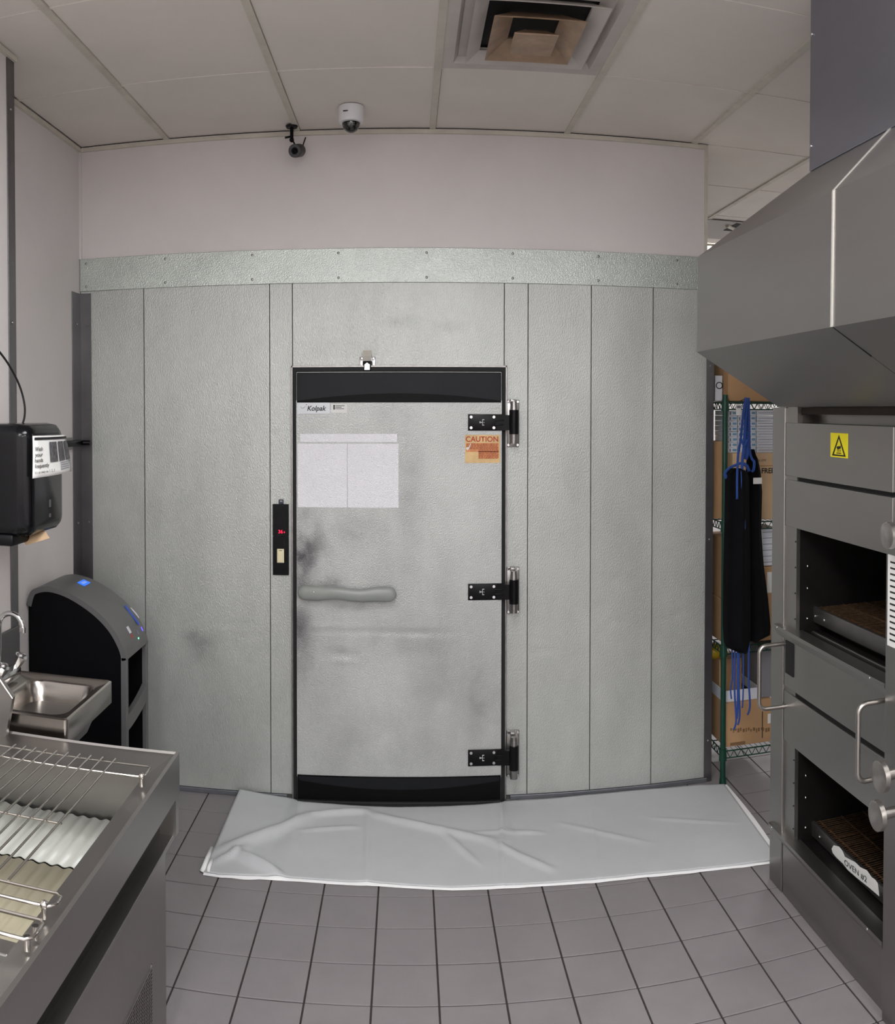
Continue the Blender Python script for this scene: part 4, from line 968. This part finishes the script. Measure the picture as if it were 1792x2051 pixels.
pts = [(x, Y0, z) for x, z in hdp]+[(x, Y0, z) for x, z in inner[::-1]]
mb.poly(pts, (0, Y1-Y0, 0)); mb.build('hood_shell', greyp, dr, smooth=50)
side = [(x, Y0+.004, z) for x, z in inner]+[(-1.10-.022, Y0+.004, 0), (-1.54, Y0+.004, 0)]
MB().poly(side, (0, .02, 0)).build('side_panel', blk, dr)
MB().poly([(p[0], p[1]+(Y1-Y0)-.028, p[2]) for p in side], (0, .02, 0)).build('side_panel', blk, dr)
MB().box(-1.54, -1.38, Y0+.024, Y1-.024, 0, .98).build('back_housing', blk, dr)
MB().box(-1.54, -1.14, Y0+.024, Y1-.024, 0, .30).build('plinth', blk, dr)
for y in (Y0, Y1-.022): MB().box(-1.13, -1.103, y, y+.022, 0, .80, .004).build('front_rail', greyp, dr)
MB().poly([(-1.38, Y0+.024, .86), (-1.12, Y0+.024, .83), (-1.12, Y0+.024, .79), (-1.2, Y0+.024, .80), (-1.38, Y0+.024, .72)], (0, Y1-Y0-.048, 0)).build('air_nozzle', blackm2, dr)
# curved tray
n = 14; tr = []
pts = []
for i in range(n+1):
    t = i/n; y = Y0+.022+(Y1-Y0-.044)*t; dip = .035*math.sin(math.pi*t)**.7
    pts.append((y, dip))
top = [(-1.105, y, .565-d_*.3+.05*(t_/n)) for t_, (y, d_) in enumerate(pts)]; bot = [(-1.105, y, .50-d_*.2+.04*(t_/n)) for t_, (y, d_) in enumerate(pts)]
MB().poly(top+bot[::-1], (-.02, 0, 0)).build('tray_front', greyp, dr, smooth=40)
MB().box(-1.38, -1.125, Y0+.024, Y1-.024, .50, .525).build('drip_tray', blackm2, dr)
# lit logo, symbols
def onshell(px, py, sz, m, name, w_=.02, h_=.012, glow=False):
    # find the shell point under the pixel
    best = None; r = ray(px, py)
    for i in range(len(hdp)-1):
        for k in range(6):
            s = k/6; x = hdp[i][0]*(1-s)+hdp[i+1][0]*s; z = hdp[i][1]*(1-s)+hdp[i+1][1]*s; t = x/r.x; e_ = abs(HC+r.z*t-z)
            if Y0 < r.y*t < Y1 and (best is None or e_ < best[0]):
                tv_ = Vector((hdp[i+1][0]-hdp[i][0], 0, hdp[i+1][1]-hdp[i][1])).normalized(); best = (e_, Vector((x, r.y*t, z)), tv_)
    if best is None: return
    _, c, tv_ = best; nr = Vector((-tv_.z, 0, tv_.x)); nr = nr if nr.z > 0 or nr.x > 0 else -nr
    M = Matrix((tv_.to_4d(), (0, 1, 0, 0), nr.to_4d(), (0, 0, 0, 1))).transposed(); M.translation = c+nr*.0015
    M = Matrix(((tv_.x, 0, nr.x, c.x+nr.x*.001), (0, 1, 0, c.y), (tv_.z, 0, nr.z, c.z+nr.z*.001), (0, 0, 0, 1)))
    b_ = MB().box(-h_/2, h_/2, -w_/2, w_/2, -.001, .001, 0, M); return b_.build(name, m, dr), c, tv_, nr
bluel = mat('blue_logo_light', (40, 120, 230), .4, emit=(40, 110, 240), estr=.6)
r_ = onshell(168, 1167, 0, bluel, 'blue_logo', .075, .034)
if r_:
    o_, c, tv_, nr = r_; mb = MB()
    for k in range(5):
        a_ = c+nr*.0024+Vector((0, -.022+.009*k, 0)); mb.poly([a_-tv_*.006, a_-tv_*.006+Vector((0, .006, 0)), a_+tv_*.007+Vector((0, .006, 0)), a_+tv_*.007], nr*.0005)
    mb.build('print', mat('pale_blue_text', (200, 225, 255), .5), o_)
for (px, py) in ((266, 1207), (270, 1210), (274, 1213)): onshell(px, py, 0, mat('white_print', (215, 215, 222), .6), 'marking', .006, .03)
onshell(264, 1232, 0, mat('blue_print', (38, 84, 190), .5), 'blue_stripe', .016, .10)
onshell(258, 1261, 0, mat('white_print', (215, 215, 222)), 'marking', .02, .03)
onshell(264, 1274, 0, mat('red_print', (170, 70, 66), .6), 'marking', .014, .016)
onshell(276, 1266, 0, mat('grey_print', (120, 124, 136)), 'marking', .014, .02)
onshell(284, 1259, 0, mat('violet_light', (110, 90, 240), .5, emit=(90, 80, 240), estr=1), 'indicator', .008, .018)
onshell(277, 1279, 0, mat('green_light', (120, 240, 190), .5, emit=(100, 240, 180), estr=1.5), 'indicator', .008, .006)
onshell(90, 1179, 0, mat('white_print', (215, 215, 222)), 'marking', .012, .008)

# ---------------------------------------------------------------- hand sink
zr = .85; sxr = -1.0; sy0, sy1 = 2.505, AX(225, 1366, sxr).y
sk = thing('hand_sink', 'small stainless hand sink on the left wall in front of the dryer', 'sink', ((XJ+sxr)/2, (sy0+sy1)/2, .62))
cxs, cys, ws, hs_ = (XJ+.002+sxr)/2, (sy0+sy1)/2, sxr-XJ-.002, sy1-sy0
bx_, by_ = cxs+.02, cys
sinkm = mat('sink_stainless', (170, 164, 158), .24, 1, 6, .12, .03, 200)
MB().loft([rrect(cxs, cys, ws-.004, hs_-.004, .012, z=zr-.07), rrect(cxs, cys, ws, hs_, .012, z=zr-.068), rrect(cxs, cys, ws, hs_, .012, z=zr+.004), rrect(cxs, cys, ws-.012, hs_-.012, .012, z=zr+.008), rrect(cxs, cys, ws-.03, hs_-.03, .012, z=zr),
           rrect(bx_, by_, ws-.10, hs_-.09, .05, z=zr), rrect(bx_, by_, ws-.115, hs_-.105, .05, z=zr-.008), rrect(bx_, by_, ws-.13, hs_-.12, .055, z=zr-.06), rrect(bx_, by_, ws-.16, hs_-.15, .06, z=zr-.12), rrect(bx_, by_, ws-.24, hs_-.24, .03, z=zr-.14)], False, True).build('basin', sinkm, sk, smooth=45)
MB().loft([rrect(bx_, by_, ws-.09, hs_-.09, .05, z=zr-.07), rrect(bx_, by_, ws-.14, hs_-.13, .06, z=zr-.14), rrect(bx_, by_, ws-.2, hs_-.2, .04, z=zr-.16)], True, True).build('underside', steel, sk, smooth=45)
MB().box(XJ+.001, XJ+.012, sy0, sy1, zr-.02, zr+.17, .003).build('backsplash', steeld, sk)
MB().cyl((bx_, by_, zr-.1395), (bx_, by_, zr-.136), .022, seg=16).build('drain', chrome, sk)
yfz = 2.74
fc = thing('faucet', 'chrome gooseneck faucet with a fluted lever on the sink backsplash', 'faucet', (XJ+.012, yfz, zr+.03))
tip = AY(46, 1258, yfz); topz = AY(15, 1228, yfz).z
rr_ = .045
pts = [Vector((XJ+.05, yfz, zr+.05)), Vector((XJ+.05, yfz, topz-rr_))]
pts = [Vector((tip.x-2*rr_, yfz, zr+.055)), Vector((tip.x-2*rr_, yfz, topz-rr_-.01))]+arc((tip.x-rr_, yfz, topz-rr_), rr_, math.pi, 0, 12)+[Vector((tip.x, yfz, tip.z))]
MB().tube(pts, .0095, 12).cyl((tip.x, yfz, tip.z+.004), (tip.x, yfz, tip.z-.014), .0125, seg=14).build('spout', chrome, fc, smooth=50)
MB().box(XJ+.012, XJ+.06, yfz-.10, yfz+.10, zr+.012, zr+.055, .012).build('body', chrome, fc, smooth=40)
for dy in (.07, -.07):
    hb = MB().cyl((XJ+.045, yfz+dy, zr+.05), (XJ+.07, yfz+dy, zr+.095), .014, .022, 8).sph((XJ+.07, yfz+dy, zr+.098), .017, (1, 1, .5), 10).build('tap_handle', chrome, fc)

# ---------------------------------------------------------------- prep table
PX, PZ = -.6487, .803; PY1 = 2.49; PY0 = .95; PXL = XJ+.03
pt = thing('prep_table', 'low stainless refrigerated prep table with wire racks in the left foreground', 'prep table', (PX, 1.7, 0))
IX = PX-.057; IY1 = 2.31; wz_ = .69
mb = MB()
lo = [[Vector((x, y, z)) for x, y in ((x1_, y0_), (x1_, y1_), (x0_, y1_), (x0_, y0_))] for (x0_, x1_, y0_, y1_, z) in
      ((PXL, PX, PY0, PY1, .684), (PXL, PX, PY0, PY1, PZ), (PXL+.008, PX-.008, PY0+.008, PY1-.008, PZ+.004), (PXL+.02, PX-.012, PY0+.02, PY1-.012, PZ-.002), (PXL+.04, IX, PY0+.05, IY1, PZ-.008), (PXL+.04, IX, PY0+.05, IY1, wz_-.05))]
mb.loft(lo); mb.build('rim', steel, pt)
MB().box(PXL+.03, IX, PY0+.05, IY1, wz_-.06, wz_-.045).build('well_floor', steelin, pt)
MB().box(PXL, PX-.05, PY0, PY1-.03, .575, .628).box(PX-.056, PX-.05, PY0, PY1-.03, .628, .686).build('recess', mat('dark_recess', (30, 27, 26), .4, .6), pt)
MB().box(PX-.05, PX-.002, PY1-.035, PY1-.005, .575, .684).build('end_bracket', steel, pt)
MB().box(PXL, PX-.010, PY0, PY1-.005, .563, .577, .002).build('ledge', steel, pt)
CBX = -.665
vy0_ = AX(302, 1990, CBX).y
body = MB().box(PXL, CBX, PY0, AX(333, 1900, CBX).y, .06, .563, .004).build('cabinet', steel, pt)
# vent grille
g1 = AX(302, 1935, CBX); 
gz1, gy1 = AX(302, 1940, CBX).z, g1.y
MB().box(CBX, CBX+.001, PY0+.3, gy1, .10, gz1).build('vent_backing', dark, body)
mb = MB(); z = .105
while z < gz1:
    mb.box(CBX, CBX+.004, PY0+.3, gy1, z, z+.004); z += .0095
y = PY0+.31
while y < gy1: mb.box(CBX, CBX+.0035, y, y+.003, .10, gz1); y += .022
mb.build('vent_grille', steel, body)
MB().box(CBX, CBX+.003, gy1, gy1+.006, .09, gz1+.01).box(CBX, CBX+.003, PY0+.3, gy1, gz1, gz1+.006).build('vent_frame', steel, body)
for y in (1.05, 2.3):
    MB().cyl((CBX-.06, y, 0), (CBX-.06, y, .06), .02, seg=14).build('foot', steeld, pt)
    MB().cyl((PXL+.06, y, 0), (PXL+.06, y, .06), .02, seg=14).build('foot', steeld, pt)
# ribbed pans in the well
def ribpan(y0_, y1_, m, label, z):
    rows_p = []; x0_, x1_ = PXL+.045, IX-.006; n = 220
    for y in (y0_, y1_):
        rows_p.append([Vector((x0_+(x1_-x0_)*i/n, y, z+.0026*math.sin(2*math.pi*i/n*17))) for i in range(n+1)])
    o = MB().grid(rows_p).build('ribbed_pan', m, None, smooth=True, fix=False)
    s = o.modifiers.new('s', 'SOLIDIFY'); s.thickness = .003
    o['label'] = label; o['category'] = 'pan'; return o
ribpan(2.03, IY1-.012, mat('white_plastic', (172, 174, 167), .35), 'white ribbed pan at the far end of the prep table well', .672)
ribpan(1.52, 2.025, mat('cream_plastic', (172, 165, 142), .4), 'cream ribbed pan in the middle of the prep table well', .669)
# divider + near pan
MB().box(PXL+.04, IX-.002, 1.47, 1.515, .70, PZ-.012, .003).build('divider', steel, pt)
wp = MB().box(PXL+.05, IX-.03, 1.1, 1.46, .70, .705).build('steel_tray', mat('pale_tray', (150, 152, 150), .3, .7)); wp['label'] = 'pale metal tray in the near end of the prep table well'; wp['category'] = 'tray'
# wire rack A
zw = .83
def TP(px, py, z=zw): return AZ(px, py, z)
wr = thing('wire_rack', 'chrome wire rack of parallel rods lying over the prep table well', 'rack', (-1.0, 2.1, PZ))
yA, yB, yC, yE = TP(160, 1518).y, TP(160, 1540).y, TP(60, 1638).y, TP(70, 1780).y
xr0 = TP(325, 1524).x; xr0 = min(xr0, PX-.03)
mb = MB(); wm = mat('chrome_wire', (200, 196, 190), .2, 1)
mb.tube([Vector((PXL+.03, yA, zw))]+[Vector((xr0-.01, yA, zw)), Vector((xr0, yA-.01, zw)), Vector((xr0, yB+.01, zw)), Vector((xr0-.01, yB, zw)), Vector((PXL+.03, yB, zw))], .003, 8).build('end_loop', wm, wr, smooth=60)
rods = [TP(px, py).x for px, py in ((83, 1513), (107, 1513.5), (133, 1514), (159, 1515), (183, 1516), (208, 1518), (234, 1520))]
st_ = rods[1]-rods[0]
allr = [rods[0]-st_*k for k in (3, 2, 1)]+rods
for x in allr:
    if x < PXL+.03: continue
    MB().tube([(x, yA+.012, zw+.005), (x, yA, zw+.0055), (x, yC, zw+.0055), (x, yE+.002, zw+.004)], .0028, 8).build('rod', wm, wr, smooth=60)
MB().cyl((PXL+.03, yC, zw), (rods[-1]+.003, yC, zw), .0026, seg=8).build('cross_wire', wm, wr, smooth=60)
xe = TP(133, 1784).x; yE2 = TP(110, 1819).y
MB().tube([Vector((PXL+.03, yE, zw)), Vector((xe-.012, yE, zw)), Vector((xe, yE-.010, zw)), Vector((xe, yE2+.012, zw)), Vector((xe-.012, yE2, zw)), Vector((PXL+.03, yE2, zw))], .0034, 8).build('end_loop', wm, wr, smooth=60)
for (x, y) in ((xr0-.005, yB), (xe-.02, yE2)): MB().cyl((x, y, PZ+.002), (x, y, zw), .006, seg=8).sph((x, y, zw+.002), .009, seg=8).build('stud', wm, wr, smooth=60)
# second loop
w2 = thing('wire_rack', 'bent chrome wire loop at the near end of the well, beside the rack', 'rack', (-.9, 1.5, PZ))
ya, yb_ = TP(60, 1838).y, TP(60, 1884).y; xa_ = TP(95, 1840).x
MB().tube([Vector((PXL+.03, ya, zw)), Vector((xa_-.01, ya, zw)), Vector((xa_, ya-.01, zw)), Vector((xa_, yb_+.012, zw)), Vector((xa_-.012, yb_, zw)), Vector((PXL+.03, yb_, zw))], .0036, 8).build('loop', wm, w2, smooth=60)
for y in (ya-.02, yb_+.01): MB().cyl((xa_-.012, y, PZ+.002), (xa_-.012, y, zw), .007, seg=8).build('stud', wm, w2, smooth=60)
# raised steel guard at the far left of the table
gp_ = [AY(px, py, 2.45) for px, py in ((-40, 1320), (0, 1362), (25, 1398), (8, 1492), (-60, 1490))]
MB().poly(gp_, (0, .02, 0)).build('end_guard', steel, pt)
MB().tube([AY(-20, 1343, 2.444), AY(0, 1362, 2.444), AY(25, 1399, 2.444)], .005, 8).build('guard_edge', wm, pt, smooth=60)
